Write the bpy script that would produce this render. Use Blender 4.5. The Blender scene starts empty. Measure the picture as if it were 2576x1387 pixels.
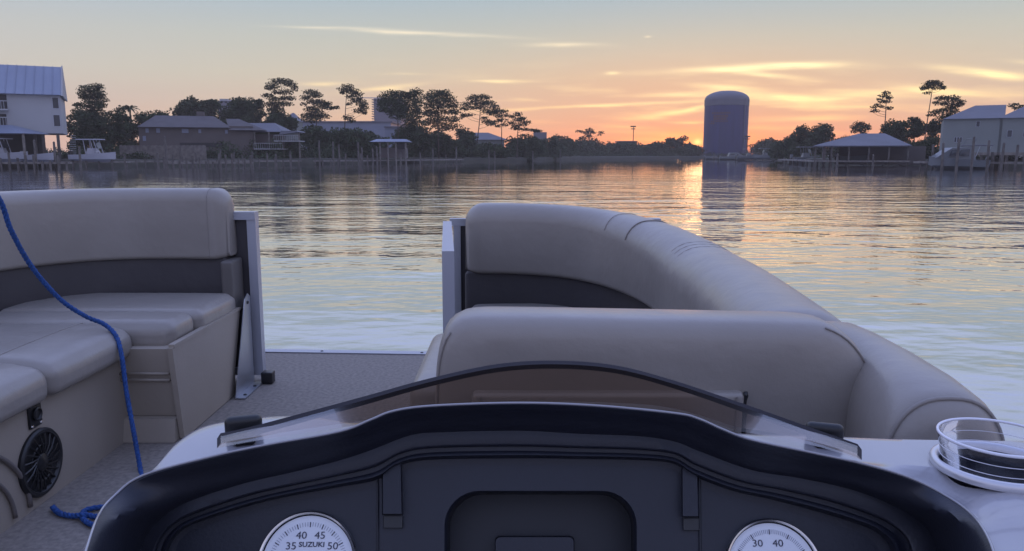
import bpy, bmesh, math, random
import numpy as np
from mathutils import Vector, Matrix
R = math.radians
random.seed(7)
SC = bpy.context.scene
C = SC.collection

# ------------------------------------------------------------ camera, sky, sun, exposure
CZ = 1.6                       # eye above the water
F = 1946.0; CX = 1288.0; CY = 693.5   # focal length and centre in pixels of a 2576 wide picture
PITCH = math.atan(305.0 / F)
SP, CP = math.sin(PITCH), math.cos(PITCH)
cam_d = bpy.data.cameras.new('camera'); cam = bpy.data.objects.new('camera', cam_d); C.objects.link(cam)
cam.location = (0, 0, CZ); cam.rotation_euler = (math.pi / 2 - PITCH, 0, 0)
cam_d.sensor_width = 36; cam_d.lens = 36 * F / 2576.0
cam_d.clip_start = 0.02; cam_d.clip_end = 9000
SC.camera = cam
SC.view_settings.view_transform = 'Standard'; SC.view_settings.look = 'None'
SC.view_settings.exposure = 0.52; SC.view_settings.gamma = 1.0
SC.cycles.max_bounces = 8; SC.cycles.transparent_max_bounces = 16
SC.cycles.sample_clamp_indirect = 4

def ray(x, y):                  # direction of the sight line through a pixel, scaled to unit depth
    u = (x - CX) / F; v = (y - CY) / F
    return Vector((u, CP - v * SP, -(SP + v * CP)))
def P(x, y, Y):                 # point on that line at ground distance Y
    d = ray(x, y); return Vector((0, 0, CZ)) + d * (Y / d.y)
def PZ(x, y, z):                # point on that line at world height z
    d = ray(x, y); return Vector((0, 0, CZ)) + d * ((z - CZ) / d.z)
def PPl(x, y, p0, n):           # point on that line on a plane
    d = ray(x, y); o = Vector((0, 0, CZ)); return o + d * ((p0 - o).dot(n) / d.dot(n))
def UV(x, y):
    d = ray(x, y); return d.x / d.y, d.z / d.y

HAZE = .00058
SUN_EL = 0.55; SUN_AZ = 13.3     # degrees, azimuth to the right of straight ahead (+Y)
world = bpy.data.worlds.new('World'); SC.world = world; world.use_nodes = True
NT = world.node_tree; N = NT.nodes; L = NT.links
for n_ in list(N): N.remove(n_)
def nd(t, **kw):
    n = N.new(t)
    for k, v in kw.items(): setattr(n, k, v)
    return n
def inp(n, i, val):
    if isinstance(val, (int, float)): n.inputs[i].default_value = val
    else: L.new(val, n.inputs[i])
def M(op, a, b=0.0, c=0.0, clamp=False):
    n = nd('ShaderNodeMath', operation=op, use_clamp=clamp); inp(n, 0, a); inp(n, 1, b); inp(n, 2, c); return n.outputs[0]
def ramp(fac, stops, interp='EASE'):
    n = nd('ShaderNodeValToRGB'); n.color_ramp.interpolation = interp; e = n.color_ramp.elements
    e[0].position, e[0].color = stops[0][0], (*stops[0][1], 1); e[1].position, e[1].color = stops[-1][0], (*stops[-1][1], 1)
    for p, c in stops[1:-1]:
        q = e.new(p); q.color = (*c, 1)
    L.new(fac, n.inputs[0]); return n.outputs[0]
def mixc(fac, a, b, mode='MIX'):
    n = nd('ShaderNodeMix', data_type='RGBA', blend_type=mode); n.clamp_factor = True
    inp(n, 0, fac)
    for i, x in ((6, a), (7, b)):
        if isinstance(x, tuple): n.inputs[i].default_value = (*x, 1)
        else: L.new(x, n.inputs[i])
    return n.outputs[2]
tc = nd('ShaderNodeTexCoord'); sep = nd('ShaderNodeSeparateXYZ'); L.new(tc.outputs['Generated'], sep.inputs[0])
dx, dy, dz = sep.outputs
elev = M('MULTIPLY', M('ARCSINE', dz), 180 / math.pi)
az = M('SUBTRACT', M('MULTIPLY', M('ARCTAN2', dx, dy), 180 / math.pi), SUN_AZ)
def gauss(x, s, x0=0.0):
    t = M('DIVIDE', M('SUBTRACT', x, x0), s); return M('EXPONENT', M('MULTIPLY', M('MULTIPLY', t, t), -1))
ee = M('MAXIMUM', elev, 0.0)
t01 = M('POWER', M('DIVIDE', ee, 90.0), 0.5)       # 1deg .105  3deg .183  5 .236  8 .298  10.7 .345  20 .47 40 .667
def q(deg): return math.sqrt(deg / 90)
west = ramp(t01, [(0, (.64, .36, .22)), (q(1.2), (.66, .40, .24)), (q(2.4), (.63, .42, .26)), (q(3.6), (.575, .44, .30)), (q(5.5), (.50, .455, .335)),
                  (q(8), (.415, .425, .36)), (q(10.8), (.30, .375, .41)), (q(14), (.46, .54, .70)), (q(18), (.50, .59, .90)), (q(35), (.50, .60, 1.08)), (1, (.26, .36, .74))], 'LINEAR')
east = ramp(t01, [(0, (.27, .31, .50)), (q(4), (.33, .35, .54)), (q(12), (.43, .43, .60)), (q(25), (.40, .45, .70)), (1, (.26, .36, .74))], 'LINEAR')
away = M('SUBTRACT', 1.0, gauss(az, 95.0))
sky0 = mixc(away, west, east)
# a warmer, redder band low down near the sun
warm = M('MULTIPLY', gauss(az, 17.0), M('EXPONENT', M('MULTIPLY', ee, -0.42)))
sky1 = mixc(M('MULTIPLY', warm, 0.95), sky0, (1.05, .19, .045))
mid = M('MULTIPLY', gauss(az, 20.0), gauss(elev, 2.6, 4.2))
sky2 = mixc(M('MULTIPLY', mid, 0.42), sky1, (.74, .40, .19))
# clouds: long thin streaks, broken up with stretched noise
yy = M('MAXIMUM', dy, 0.05); U_ = M('DIVIDE', dx, yy); V_ = M('DIVIDE', dz, yy)
cmb = nd('ShaderNodeCombineXYZ'); L.new(M('MULTIPLY', U_, 9.0), cmb.inputs[0]); L.new(M('MULTIPLY', V_, 70.0), cmb.inputs[1])
nz = nd('ShaderNodeTexNoise'); nz.inputs['Scale'].default_value = 1.0; nz.inputs['Detail'].default_value = 5; L.new(cmb.outputs[0], nz.inputs['Vector'])
nzf = M('SUBTRACT', nz.outputs['Fac'], 0.5)
Vw = M('ADD', V_, M('MULTIPLY', nzf, 0.006))
STREAKS = [  # x, y, half length, half thickness, slope (down to the right positive), strength
 (1040, 83, 190, 4.5, .045, .60), (840, 70, 120, 3, .02, .28), (1430, 113, 75, 5, .01, .55), (1245, 204, 62, 3.5, .0, .55), (1540, 184, 16, 4, -.02, .55), (1630, 93, 8, 3, 0, .45),
 (1850, 172, 190, 7, -.05, .95), (2010, 163, 100, 6, .0, .7), (1950, 191, 100, 6, .10, .6), (2480, 184, 110, 9, .10, .95), (960, 223, 90, 6, -.11, .5), (820, 211, 60, 5, .0, .35),
 (1500, 266, 220, 3.5, -.045, .7), (1690, 240, 80, 6, -.02, .8), (1960, 243, 130, 7, .05, .95), (1840, 222, 85, 7, .07, .9), (1700, 284, 80, 7, -.11, 1.1), (1755, 271, 30, 4, -.2, .9),
 (2200, 240, 240, 13, .0, .6), (2150, 268, 200, 9, .02, .45), (2350, 225, 110, 10, .10, .5), (1740, 309, 40, 4, 0, .75), (2000, 300, 160, 8, -.02, .5), (1620, 335, 160, 6, .03, .45), (1560, 318, 90, 4, .05, .3),
 (1900, 322, 120, 6, .0, .5), (1330, 251, 40, 3, .1, .2), (1650, 352, 120, 5, .02, .7), (1010, 187, 50, 3, .0, .25), (2050, 335, 90, 6, .02, .4), (2600, 160, 60, 6, .1, .3), (2700, 230, 150, 10, .0, .4)]
cl = 0.0
for (x, y, hl, ht, s, a) in STREAKS:
    u0, v0 = UV(x, y); l_ = hl / F; w_ = ht / F
    du = M('SUBTRACT', U_, u0); dv = M('SUBTRACT', M('SUBTRACT', Vw, v0), M('MULTIPLY', du, -s))
    A = M('DIVIDE', du, l_); B = M('DIVIDE', dv, w_)
    g = M('EXPONENT', M('MULTIPLY', M('MULTIPLY_ADD', A, A, M('MULTIPLY', B, B)), -1))
    cl = M('MULTIPLY_ADD', g, a, cl)
cl = M('MULTIPLY', cl, M('MULTIPLY_ADD', nzf, 2.6, .80))
band = M('MULTIPLY', M('MULTIPLY', gauss(az, 22.0), gauss(elev, 2.4, 3.2)), 1.0)
fine = M('MULTIPLY', M('MAXIMUM', M('MULTIPLY', M('SUBTRACT', nz.outputs['Fac'], 0.50), 5.0), 0.0), band)
cl = M('MINIMUM', M('MAXIMUM', M('ADD', cl, M('MULTIPLY', fine, 0.34)), 0.0), 1.1)
cloudcol = ramp(M('DIVIDE', ee, 12.0, clamp=True), [(0, (1.2, .42, .13)), (.16, (1.25, .62, .22)), (.3, (1.2, .85, .36)), (.45, (1.15, .9, .45)), (.7, (.95, .80, .56)), (1, (.80, .74, .62))], 'LINEAR')
front = M('MULTIPLY', M('GREATER_THAN', dy, 0.1), M('GREATER_THAN', dz, 0.0))
sky3 = mixc(M('MULTIPLY', cl, M('MULTIPLY', front, 1.0), clamp=True), sky2, cloudcol)
glow = M('MULTIPLY', gauss(az, 4.5), gauss(elev, .8, 0.95))
sky4 = mixc(M('MULTIPLY', glow, 0.8), sky3, (1.6, .50, .11))
core = M('MULTIPLY', gauss(az, .26), gauss(elev, .20, 0.86))
sky4 = mixc(core, sky4, (1.9, .95, .28))
nish = nd('ShaderNodeTexSky', sky_type='NISHITA'); nish.sun_disc = False
nish.sun_elevation = R(SUN_EL); nish.sun_rotation = R(SUN_AZ); nish.dust_density = 2.0
# physical sky plus the graded twilight above, both through one Background of strength 0.1
vm = nd('ShaderNodeVectorMath', operation='SCALE'); L.new(sky4, vm.inputs[0]); vm.inputs['Scale'].default_value = 10.0
vs = nd('ShaderNodeVectorMath', operation='SCALE'); L.new(nish.outputs[0], vs.inputs[0]); vs.inputs['Scale'].default_value = 0.06
va = nd('ShaderNodeVectorMath', operation='ADD'); L.new(vm.outputs[0], va.inputs[0]); L.new(vs.outputs[0], va.inputs[1])
bg = nd('ShaderNodeBackground'); bg.inputs['Strength'].default_value = 0.1; L.new(va.outputs[0], bg.inputs['Color'])
ow = nd('ShaderNodeOutputWorld'); L.new(bg.outputs[0], ow.inputs[0])

sun_d = bpy.data.lights.new('sun', 'SUN'); sun = bpy.data.objects.new('sun', sun_d); C.objects.link(sun)
sun_d.energy = 0.015; sun_d.color = (1.0, .50, .24); sun_d.angle = R(4.0)
sd = Vector((math.sin(R(SUN_AZ)) * math.cos(R(SUN_EL)), math.cos(R(SUN_AZ)) * math.cos(R(SUN_EL)), math.sin(R(SUN_EL))))
sun.rotation_euler = sd.to_track_quat('Z', 'Y').to_euler()

# ------------------------------------------------------------ materials
def mat(name, col, rough=.6, metal=0, bump=0, bscale=40, var=0, vscale=5, spec=.5, coat=0, stretch=None, detail=3):
    m = bpy.data.materials.new(name); m.use_nodes = True; t = m.node_tree; b = t.nodes['Principled BSDF']
    b.inputs['Base Color'].default_value = (*col, 1); b.inputs['Roughness'].default_value = rough; b.inputs['Metallic'].default_value = metal
    b.inputs['Specular IOR Level'].default_value = spec; b.inputs['Coat Weight'].default_value = coat
    if var or bump:
        tcn = t.nodes.new('ShaderNodeTexCoord'); mp = t.nodes.new('ShaderNodeMapping'); t.links.new(tcn.outputs['Object'], mp.inputs[0])
        if stretch: mp.inputs['Scale'].default_value = stretch
    if var:
        n = t.nodes.new('ShaderNodeTexNoise'); n.inputs['Scale'].default_value = vscale; n.inputs['Detail'].default_value = detail; t.links.new(mp.outputs[0], n.inputs['Vector'])
        r = t.nodes.new('ShaderNodeValToRGB'); r.color_ramp.elements[0].position = .3; r.color_ramp.elements[1].position = .7
        r.color_ramp.elements[0].color = (*[c * (1 - var) for c in col], 1); r.color_ramp.elements[1].color = (*[min(1, c * (1 + var)) for c in col], 1)
        t.links.new(n.outputs['Fac'], r.inputs[0]); t.links.new(r.outputs[0], b.inputs['Base Color'])
    if bump:
        n = t.nodes.new('ShaderNodeTexNoise'); n.inputs['Scale'].default_value = bscale; n.inputs['Detail'].default_value = 4; t.links.new(mp.outputs[0], n.inputs['Vector'])
        bp = t.nodes.new('ShaderNodeBump'); bp.inputs['Strength'].default_value = bump; bp.inputs['Distance'].default_value = .002
        t.links.new(n.outputs['Fac'], bp.inputs['Height']); t.links.new(bp.outputs[0], b.inputs['Normal'])
    return m
def vinyl(name, col, rough):
    # stretched marine vinyl: fine grain, slow soft dents and faint scuffs in gloss
    m = bpy.data.materials.new(name); m.use_nodes = True; t = m.node_tree; b = t.nodes['Principled BSDF']
    tcn = t.nodes.new('ShaderNodeTexCoord')
    def nz_(s, d=3):
        n = t.nodes.new('ShaderNodeTexNoise'); n.inputs['Scale'].default_value = s; n.inputs['Detail'].default_value = d; t.links.new(tcn.outputs['Object'], n.inputs['Vector']); return n.outputs['Fac']
    def ramp_(f, a, c):
        r = t.nodes.new('ShaderNodeValToRGB'); r.color_ramp.elements[0].position = .3; r.color_ramp.elements[1].position = .75
        r.color_ramp.elements[0].color = (*a, 1); r.color_ramp.elements[1].color = (*c, 1); t.links.new(f, r.inputs[0]); return r.outputs[0]
    t.links.new(ramp_(nz_(4, 6), tuple(c * .93 for c in col), tuple(c * 1.05 for c in col)), b.inputs['Base Color'])
    t.links.new(ramp_(nz_(9, 6), (rough - .06,) * 3, (rough + .08,) * 3), b.inputs['Roughness'])
    b1 = t.nodes.new('ShaderNodeBump'); b1.inputs['Strength'].default_value = .5; b1.inputs['Distance'].default_value = .014; t.links.new(nz_(4.5, 3), b1.inputs['Height'])
    b2 = t.nodes.new('ShaderNodeBump'); b2.inputs['Strength'].default_value = .25; b2.inputs['Distance'].default_value = .0006; t.links.new(nz_(420, 2), b2.inputs['Height'])
    b3 = t.nodes.new('ShaderNodeBump'); b3.inputs['Strength'].default_value = .5; b3.inputs['Distance'].default_value = .0022; t.links.new(nz_(38, 4), b3.inputs['Height']); t.links.new(b1.outputs[0], b3.inputs['Normal'])
    t.links.new(b3.outputs[0], b2.inputs['Normal']); t.links.new(b2.outputs[0], b.inputs['Normal'])
    return m
MT = {}
MT['vinyl'] = vinyl('tan_vinyl', (.295, .266, .238), .34)
MT['vinyl_dark'] = vinyl('charcoal_vinyl', (.062, .056, .060), .55)
MT['piping'] = mat('vinyl_piping', (.25, .225, .205), .5)
MT['post_vinyl'] = mat('grey_vinyl_edge', (.12, .108, .10), .5)
MT['shell'] = mat('moulded_bench_plastic', (.34, .295, .245), .5, bump=.3, bscale=60, var=.05, vscale=3)
MT['shell_line'] = mat('groove_shade', (.16, .14, .13), .6)  # darker shell colour standing for shade in the moulded groove
MT['gel'] = mat('white_fibreglass', (.30, .295, .32), .2, coat=.5, var=.03, vscale=6, bump=.05, bscale=8)
MT['dash'] = mat('dark_dash_plastic', (.0105, .0120, .0215), .50, bump=.15, bscale=300, var=.08, vscale=8)
MT['dash_deep'] = mat('dash_plastic_shaded', (.008, .009, .015), .5)  # dash colour darkened again for the shade inside recesses
MT['alu'] = mat('aluminium', (.40, .42, .47), .38, .85, var=.06, vscale=8)
MT['alu_white'] = mat('pale_aluminium_rail', (.40, .41, .46), .4, .3)
MT['chrome'] = mat('chrome_bezel', (.75, .75, .75), .15, 1)
MT['ring'] = mat('polished_ring', (.62, .62, .66), .25, .4)
MT['black'] = mat('black_plastic', (.012, .012, .014), .4)
MT['panel'] = mat('dark_fence_panel', (.05, .045, .05), .5)
MT['dial'] = mat('white_dial', (.72, .75, .80), .35)
MT['ink'] = mat('dial_print', (.05, .05, .08), .6)
MT['ink_soft'] = mat('dial_print_grey', (.28, .30, .36), .6)
MT['rope'] = mat('blue_rope_fibre', (.018, .075, .27), .75, bump=.9, bscale=900, var=.35, vscale=160)
# carpet-like deck
MT['deck'] = mat('speckled_deck_vinyl', (.225, .197, .172), .85, bump=.5, bscale=260, var=.24, vscale=60, detail=6)
def tree_mat(name, col):
    m = mat(name, col, .9, var=.45, vscale=.6, spec=.1); return m
MT['leaf_pine'] = tree_mat('pine_needles', (.045, .060, .032))
MT['leaf_oak'] = tree_mat('broad_leaves', (.050, .066, .036))
MT['leaf_low'] = tree_mat('shrub_leaves', (.058, .076, .044))
MT['bark'] = mat('bark', (.075, .055, .045), .95, var=.3, vscale=2)
MT['wood'] = mat('weathered_timber', (.17, .15, .135), .9, var=.3, vscale=2)
MT['pile'] = mat('piling_timber', (.10, .088, .08), .95, var=.35, vscale=1.5)
MT['dull_roof'] = mat('weathered_metal_roof', (.115, .115, .14), .6, var=.12, vscale=.4)
MT['white_wall'] = mat('white_siding', (.35, .35, .36), .7, var=.04, vscale=.3)
MT['grey_wall'] = mat('grey_green_siding', (.185, .20, .195), .8, var=.05, vscale=.4)
MT['brown_wall'] = mat('brown_siding', (.11, .094, .09), .85, var=.08, vscale=.5)
MT['metal_roof'] = mat('pale_metal_roof', (.20, .225, .30), .5, .1, var=.05, vscale=.3)
MT['brown_roof'] = mat('brown_shingle_roof', (.10, .09, .095), .9, var=.12, vscale=.7)
MT['window'] = mat('window_glass', (.03, .035, .045), .1)
MT['boat_white'] = mat('white_boat_paint', (.34, .34, .38), .25)
MT['tank'] = mat('blue_tank_paint', (.028, .032, .115), .55, var=.22, vscale=.5, stretch=(1, 1, .12))
MT['tank_cap'] = mat('pale_tank_cap', (.115, .115, .15), .6)
MT['tank_text'] = mat('faded_brown_lettering', (.12, .052, .042), .7)
MT['shade'] = mat('painted_shade', (.04, .038, .04), .9)  # near-black colour standing for shade under roofs and in openings
MT['ground'] = mat('shore_ground', (.04, .038, .026), .95, var=.35, vscale=.2)

def gm_water():
    m = bpy.data.materials.new('calm_harbour_water'); m.use_nodes = True; t = m.node_tree; b = t.nodes['Principled BSDF']
    b.inputs['Base Color'].default_value = (.05, .075, .11, 1); b.inputs['Roughness'].default_value = .03; b.inputs['IOR'].default_value = 1.33
    b.inputs['Specular IOR Level'].default_value = .5
    geo = t.nodes.new('ShaderNodeNewGeometry')
    def noise(scale, sx, sy, detail=3, rough=.5, rot=0):
        mp = t.nodes.new('ShaderNodeMapping'); mp.inputs['Scale'].default_value = (sx, sy, 1); mp.inputs['Rotation'].default_value = (0, 0, R(rot)); t.links.new(geo.outputs['Position'], mp.inputs[0])
        n = t.nodes.new('ShaderNodeTexNoise'); n.inputs['Scale'].default_value = scale; n.inputs['Detail'].default_value = detail; n.inputs['Roughness'].default_value = rough
        t.links.new(mp.outputs[0], n.inputs['Vector']); return n.outputs['Fac']
    def bump(h, dist, prev=None):
        p = t.nodes.new('ShaderNodeBump'); p.inputs['Strength'].default_value = 1; p.inputs['Distance'].default_value = dist
        t.links.new(h, p.inputs['Height'])
        if prev: t.links.new(prev, p.inputs['Normal'])
        return p.outputs[0]
    # breeze-ruffled farther out, glassier in the lee close to the boat; slow patches of both
    sx = t.nodes.new('ShaderNodeSeparateXYZ'); t.links.new(geo.outputs['Position'], sx.inputs[0])
    mr = t.nodes.new('ShaderNodeMapRange'); mr.interpolation_type = 'SMOOTHSTEP'; mr.inputs[1].default_value = 5; mr.inputs[2].default_value = 34; mr.inputs[3].default_value = .50; mr.inputs[4].default_value = 1.0; t.links.new(sx.outputs[1], mr.inputs[0])
    pm = t.nodes.new('ShaderNodeMapRange'); pm.inputs[1].default_value = .35; pm.inputs[2].default_value = .65; pm.inputs[3].default_value = .65; pm.inputs[4].default_value = 1.25; t.links.new(noise(.06, .6, 1.0, 2), pm.inputs[0])
    fr_ = t.nodes.new('ShaderNodeMapRange'); fr_.interpolation_type = 'SMOOTHSTEP'; fr_.inputs[1].default_value = 12; fr_.inputs[2].default_value = 90; fr_.inputs[3].default_value = 1.0; fr_.inputs[4].default_value = .16; t.links.new(sx.outputs[1], fr_.inputs[0])
    m0 = t.nodes.new('ShaderNodeMath'); m0.operation = 'MULTIPLY'; t.links.new(mr.outputs[0], m0.inputs[0]); t.links.new(fr_.outputs[0], m0.inputs[1])
    mm = t.nodes.new('ShaderNodeMath'); mm.operation = 'MULTIPLY'; t.links.new(m0.outputs[0], mm.inputs[0]); t.links.new(pm.outputs[0], mm.inputs[1])
    def amp(f):
        m2 = t.nodes.new('ShaderNodeMath'); m2.operation = 'MULTIPLY'; t.links.new(f, m2.inputs[0]); t.links.new(mm.outputs[0], m2.inputs[1]); return m2.outputs[0]
    a = bump(amp(noise(.20, .6, 1.7, 2, .5, 4)), .10)
    a = bump(amp(noise(.62, .7, 1.2, 3, .5, 8)), WAVES[0], a)
    a = bump(amp(noise(3.0, .8, 1.3, 2, .5, -12)), WAVES[1], a)
    t.links.new(a, b.inputs['Normal'])
    # silvery evening sheen: a mirror layer over the water body, weighted by angle
    gl = t.nodes.new('ShaderNodeBsdfGlossy'); gl.inputs['Roughness'].default_value = .03; gl.inputs['Color'].default_value = (.97, .97, .97, 1); t.links.new(a, gl.inputs['Normal'])
    fr = t.nodes.new('ShaderNodeFresnel'); fr.inputs[0].default_value = 1.33; t.links.new(a, fr.inputs['Normal'])
    pw = t.nodes.new('ShaderNodeMath'); pw.operation = 'POWER'; pw.inputs[1].default_value = .50; t.links.new(fr.outputs[0], pw.inputs[0])
    mx = t.nodes.new('ShaderNodeMixShader'); t.links.new(pw.outputs[0], mx.inputs[0]); t.links.new(b.outputs[0], mx.inputs[1]); t.links.new(gl.outputs[0], mx.inputs[2])
    t.links.new(mx.outputs[0], t.nodes['Material Output'].inputs['Surface'])
    return m
WAVES = (.088, .018)
MT['water'] = gm_water()

def tint_glass(name, tint, gloss_rough=.03, refl=1.0):
    m = bpy.data.materials.new(name); m.use_nodes = True; t = m.node_tree
    for n in list(t.nodes): t.nodes.remove(n)
    o = t.nodes.new('ShaderNodeOutputMaterial'); tr = t.nodes.new('ShaderNodeBsdfTransparent'); tr.inputs[0].default_value = (*tint, 1)
    gl = t.nodes.new('ShaderNodeBsdfGlossy'); gl.inputs['Roughness'].default_value = gloss_rough
    fr = t.nodes.new('ShaderNodeFresnel'); fr.inputs[0].default_value = 1.45; mx = t.nodes.new('ShaderNodeMixShader')
    ml = t.nodes.new('ShaderNodeMath'); ml.operation = 'MULTIPLY'; ml.inputs[1].default_value = refl; t.links.new(fr.outputs[0], ml.inputs[0]); t.links.new(ml.outputs[0], mx.inputs[0]); t.links.new(tr.outputs[0], mx.inputs[1]); t.links.new(gl.outputs[0], mx.inputs[2]); t.links.new(mx.outputs[0], o.inputs[0])
    return m
MT['screen'] = tint_glass('smoked_acrylic', (.69, .61, .55), refl=.22)
MT['screen_edge'] = mat('acrylic_edge', (.022, .019, .024), .65, spec=.2)
MT['cup'] = tint_glass('clear_cup_plastic', (.95, .95, .97), .08)
MT['cup_rim'] = mat('clear_cup_lip', (.75, .75, .82), .15)

# ------------------------------------------------------------ mesh helpers
class MB:
    def __init__(s): s.v = []; s.f = []; s.m = []; s.mats = []
    def mi(s, m):
        if m not in s.mats: s.mats.append(m)
        return s.mats.index(m)
    def add(s, vs, fs, m):
        o = len(s.v); s.v += [tuple(p) for p in vs]; k = s.mi(m)
        for f in fs: s.f.append(tuple(i + o for i in f)); s.m.append(k)
        return s
    def box(s, x0, x1, y0, y1, z0, z1, m):
        vs = [(x, y, z) for z in (z0, z1) for y in (y0, y1) for x in (x0, x1)]
        return s.add(vs, [(0, 2, 3, 1), (4, 5, 7, 6), (0, 1, 5, 4), (2, 6, 7, 3), (0, 4, 6, 2), (1, 3, 7, 5)], m)
    def hull(s, bottom, top, m):     # two matching loops
        n = len(bottom)
        fs = [(i, (i + 1) % n, n + (i + 1) % n, n + i) for i in range(n)] + [tuple(range(n))[::-1], tuple(range(n, 2 * n))]
        return s.add(list(bottom) + list(top), fs, m)
    def prism(s, poly, z0, z1, m): return s.hull([(x, y, z0) for x, y in poly], [(x, y, z1) for x, y in poly], m)
    def loft(s, rings, m, closed=True, caps=False):
        n = len(rings[0]); vs = [p for r in rings for p in r]; fs = []
        for i in range(len(rings) - 1):
            for j in range(n if closed else n - 1):
                a = i * n + j; b = i * n + (j + 1) % n; fs.append((a, b, b + n, a + n))
        if caps: fs += [tuple(range(n))[::-1], tuple(range((len(rings) - 1) * n, len(rings) * n))]
        return s.add(vs, fs, m)
    def tube(s, pts, r, m, n=8):
        pts = [Vector(p) for p in pts]; rr = r if isinstance(r, (list, tuple)) else [r] * len(pts); rings = []
        up = None
        for i, p in enumerate(pts):
            t = (pts[min(i + 1, len(pts) - 1)] - pts[max(i - 1, 0)]).normalized()
            if up is None: up = t.orthogonal().normalized()
            up = (up - t * up.dot(t)).normalized(); w = t.cross(up)
            rings.append([p + (up * math.cos(2 * math.pi * k / n) + w * math.sin(2 * math.pi * k / n)) * rr[i] for k in range(n)])
        return s.loft(rings, m, True, True)
    def lathe(s, prof, c, m, ax=None, n=48):   # prof: (radius, height) pairs; ax = (ex, ey, ez)
        ex, ey, ez = ax or (Vector((1, 0, 0)), Vector((0, 1, 0)), Vector((0, 0, 1))); c = Vector(c)
        rings = [[c + (ex * math.cos(2 * math.pi * k / n) + ey * math.sin(2 * math.pi * k / n)) * r + ez * h for k in range(n)] for r, h in prof]
        return s.loft(rings, m, True)
    def rbox(s, x0, x1, y0, y1, z0, z1, r, m, puff=0, n=10, fn=None):
        c = Vector(((x0 + x1) / 2, (y0 + y1) / 2, (z0 + z1) / 2)); h = Vector(((x1 - x0) / 2, (y1 - y0) / 2, (z1 - z0) / 2))
        def samples(hh):
            k = [-hh, -hh + r * .3, -hh + r * .6, -hh + r]; k2 = [hh - r, hh - r * .6, hh - r * .3, hh]
            return k + [(-hh + r) + (2 * hh - 2 * r) * i / n for i in range(1, n)] + k2
        for a, b_, c_ in ((0, 1, 2), (1, 2, 0), (2, 0, 1)):
            for sg in (-1, 1):
                A = samples(h[a]); B = samples(h[b_]); vs = []
                for p in A:
                    for q_ in B:
                        v = Vector((0, 0, 0)); v[a] = p; v[b_] = q_; v[c_] = sg * h[c_]
                        core = Vector([max(-h[k] + r, min(h[k] - r, v[k])) for k in range(3)]); d = v - core
                        if d.length > 0: v = core + d.normalized() * r
                        if puff:
                            w = 1
                            for k, vv in ((a, p), (b_, q_)): w *= max(0, 1 - (vv / h[k]) ** 2) ** .5
                            v[c_] += sg * puff * w
                        v = v + c
                        if fn: v = fn(v)
                        vs.append(v)
                nb = len(B); fs = []
                for i in range(len(A) - 1):
                    for j in range(nb - 1):
                        q4 = (i * nb + j, (i + 1) * nb + j, (i + 1) * nb + j + 1, i * nb + j + 1); fs.append(q4 if sg > 0 else q4[::-1])
                s.add(vs, fs, m)
        return s
    def build(s, name, parent=None, smooth=False, weld=False, auto=None):
        me = bpy.data.meshes.new(name); me.from_pydata(s.v, [], s.f)
        for m in s.mats: me.materials.append(MT[m])
        me.polygons.foreach_set('material_index', s.m)
        bm = bmesh.new(); bm.from_mesh(me)
        if weld: bmesh.ops.remove_doubles(bm, verts=bm.verts, dist=weld if isinstance(weld, float) else 1e-5)
        bmesh.ops.recalc_face_normals(bm, faces=bm.faces)
        if auto:
            for f in bm.faces: f.smooth = True
            for e in bm.edges:
                if len(e.link_faces) == 2 and e.calc_face_angle(0) > R(auto): e.smooth = False
        bm.to_mesh(me); bm.free()
        if smooth: me.polygons.foreach_set('use_smooth', [True] * len(me.polygons))
        me.update()
        o = bpy.data.objects.new(name, me); C.objects.link(o)
        if parent:
            o.parent = parent; o.matrix_parent_inverse = parent.matrix_world.inverted()
        return o
def tag(o, label=None, cat=None, group=None, kind=None):
    if label: o['label'] = label
    if cat: o['category'] = cat
    if group: o['group'] = group
    if kind: o['kind'] = kind
    return o
def empty(name, loc, label, cat, group=None):
    o = bpy.data.objects.new(name, None); C.objects.link(o); o.location = loc; o.empty_display_size = .2
    o.matrix_world = Matrix.Translation(Vector(loc))
    return tag(o, label, cat, group)
def catmull(pts, n=8):
    pts = [Vector(p) for p in pts]; out = []
    for i in range(len(pts) - 1):
        p0 = pts[max(i - 1, 0)]; p1 = pts[i]; p2 = pts[i + 1]; p3 = pts[min(i + 2, len(pts) - 1)]
        for k in range(n):
            t = k / n; out.append(.5 * ((2 * p1) + (p2 - p0) * t + (2 * p0 - 5 * p1 + 4 * p2 - p3) * t * t + (3 * p1 - p0 - 3 * p2 + p3) * t ** 3))
    out.append(pts[-1]); return out
def resample(pts, n):
    pts = [Vector(p) for p in pts]; d = [0]
    for a, b in zip(pts, pts[1:]): d.append(d[-1] + (b - a).length)
    out = []; j = 0
    for i in range(n):
        t = d[-1] * i / (n - 1)
        while j < len(d) - 2 and d[j + 1] < t: j += 1
        k = (t - d[j]) / max(1e-9, d[j + 1] - d[j]); out.append(pts[j].lerp(pts[j + 1], min(1, k)))
    return out

# ------------------------------------------------------------ setting: water, shore
mb = MB(); s_ = 850
mb.add([(-s_, -60, 0), (s_, -60, 0), (s_, 520, 0), (-s_, 520, 0)], [(0, 1, 2, 3)], 'water')
tag(mb.build('water'), 'calm rippled harbour water mirroring the sunset', kind='structure')

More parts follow.
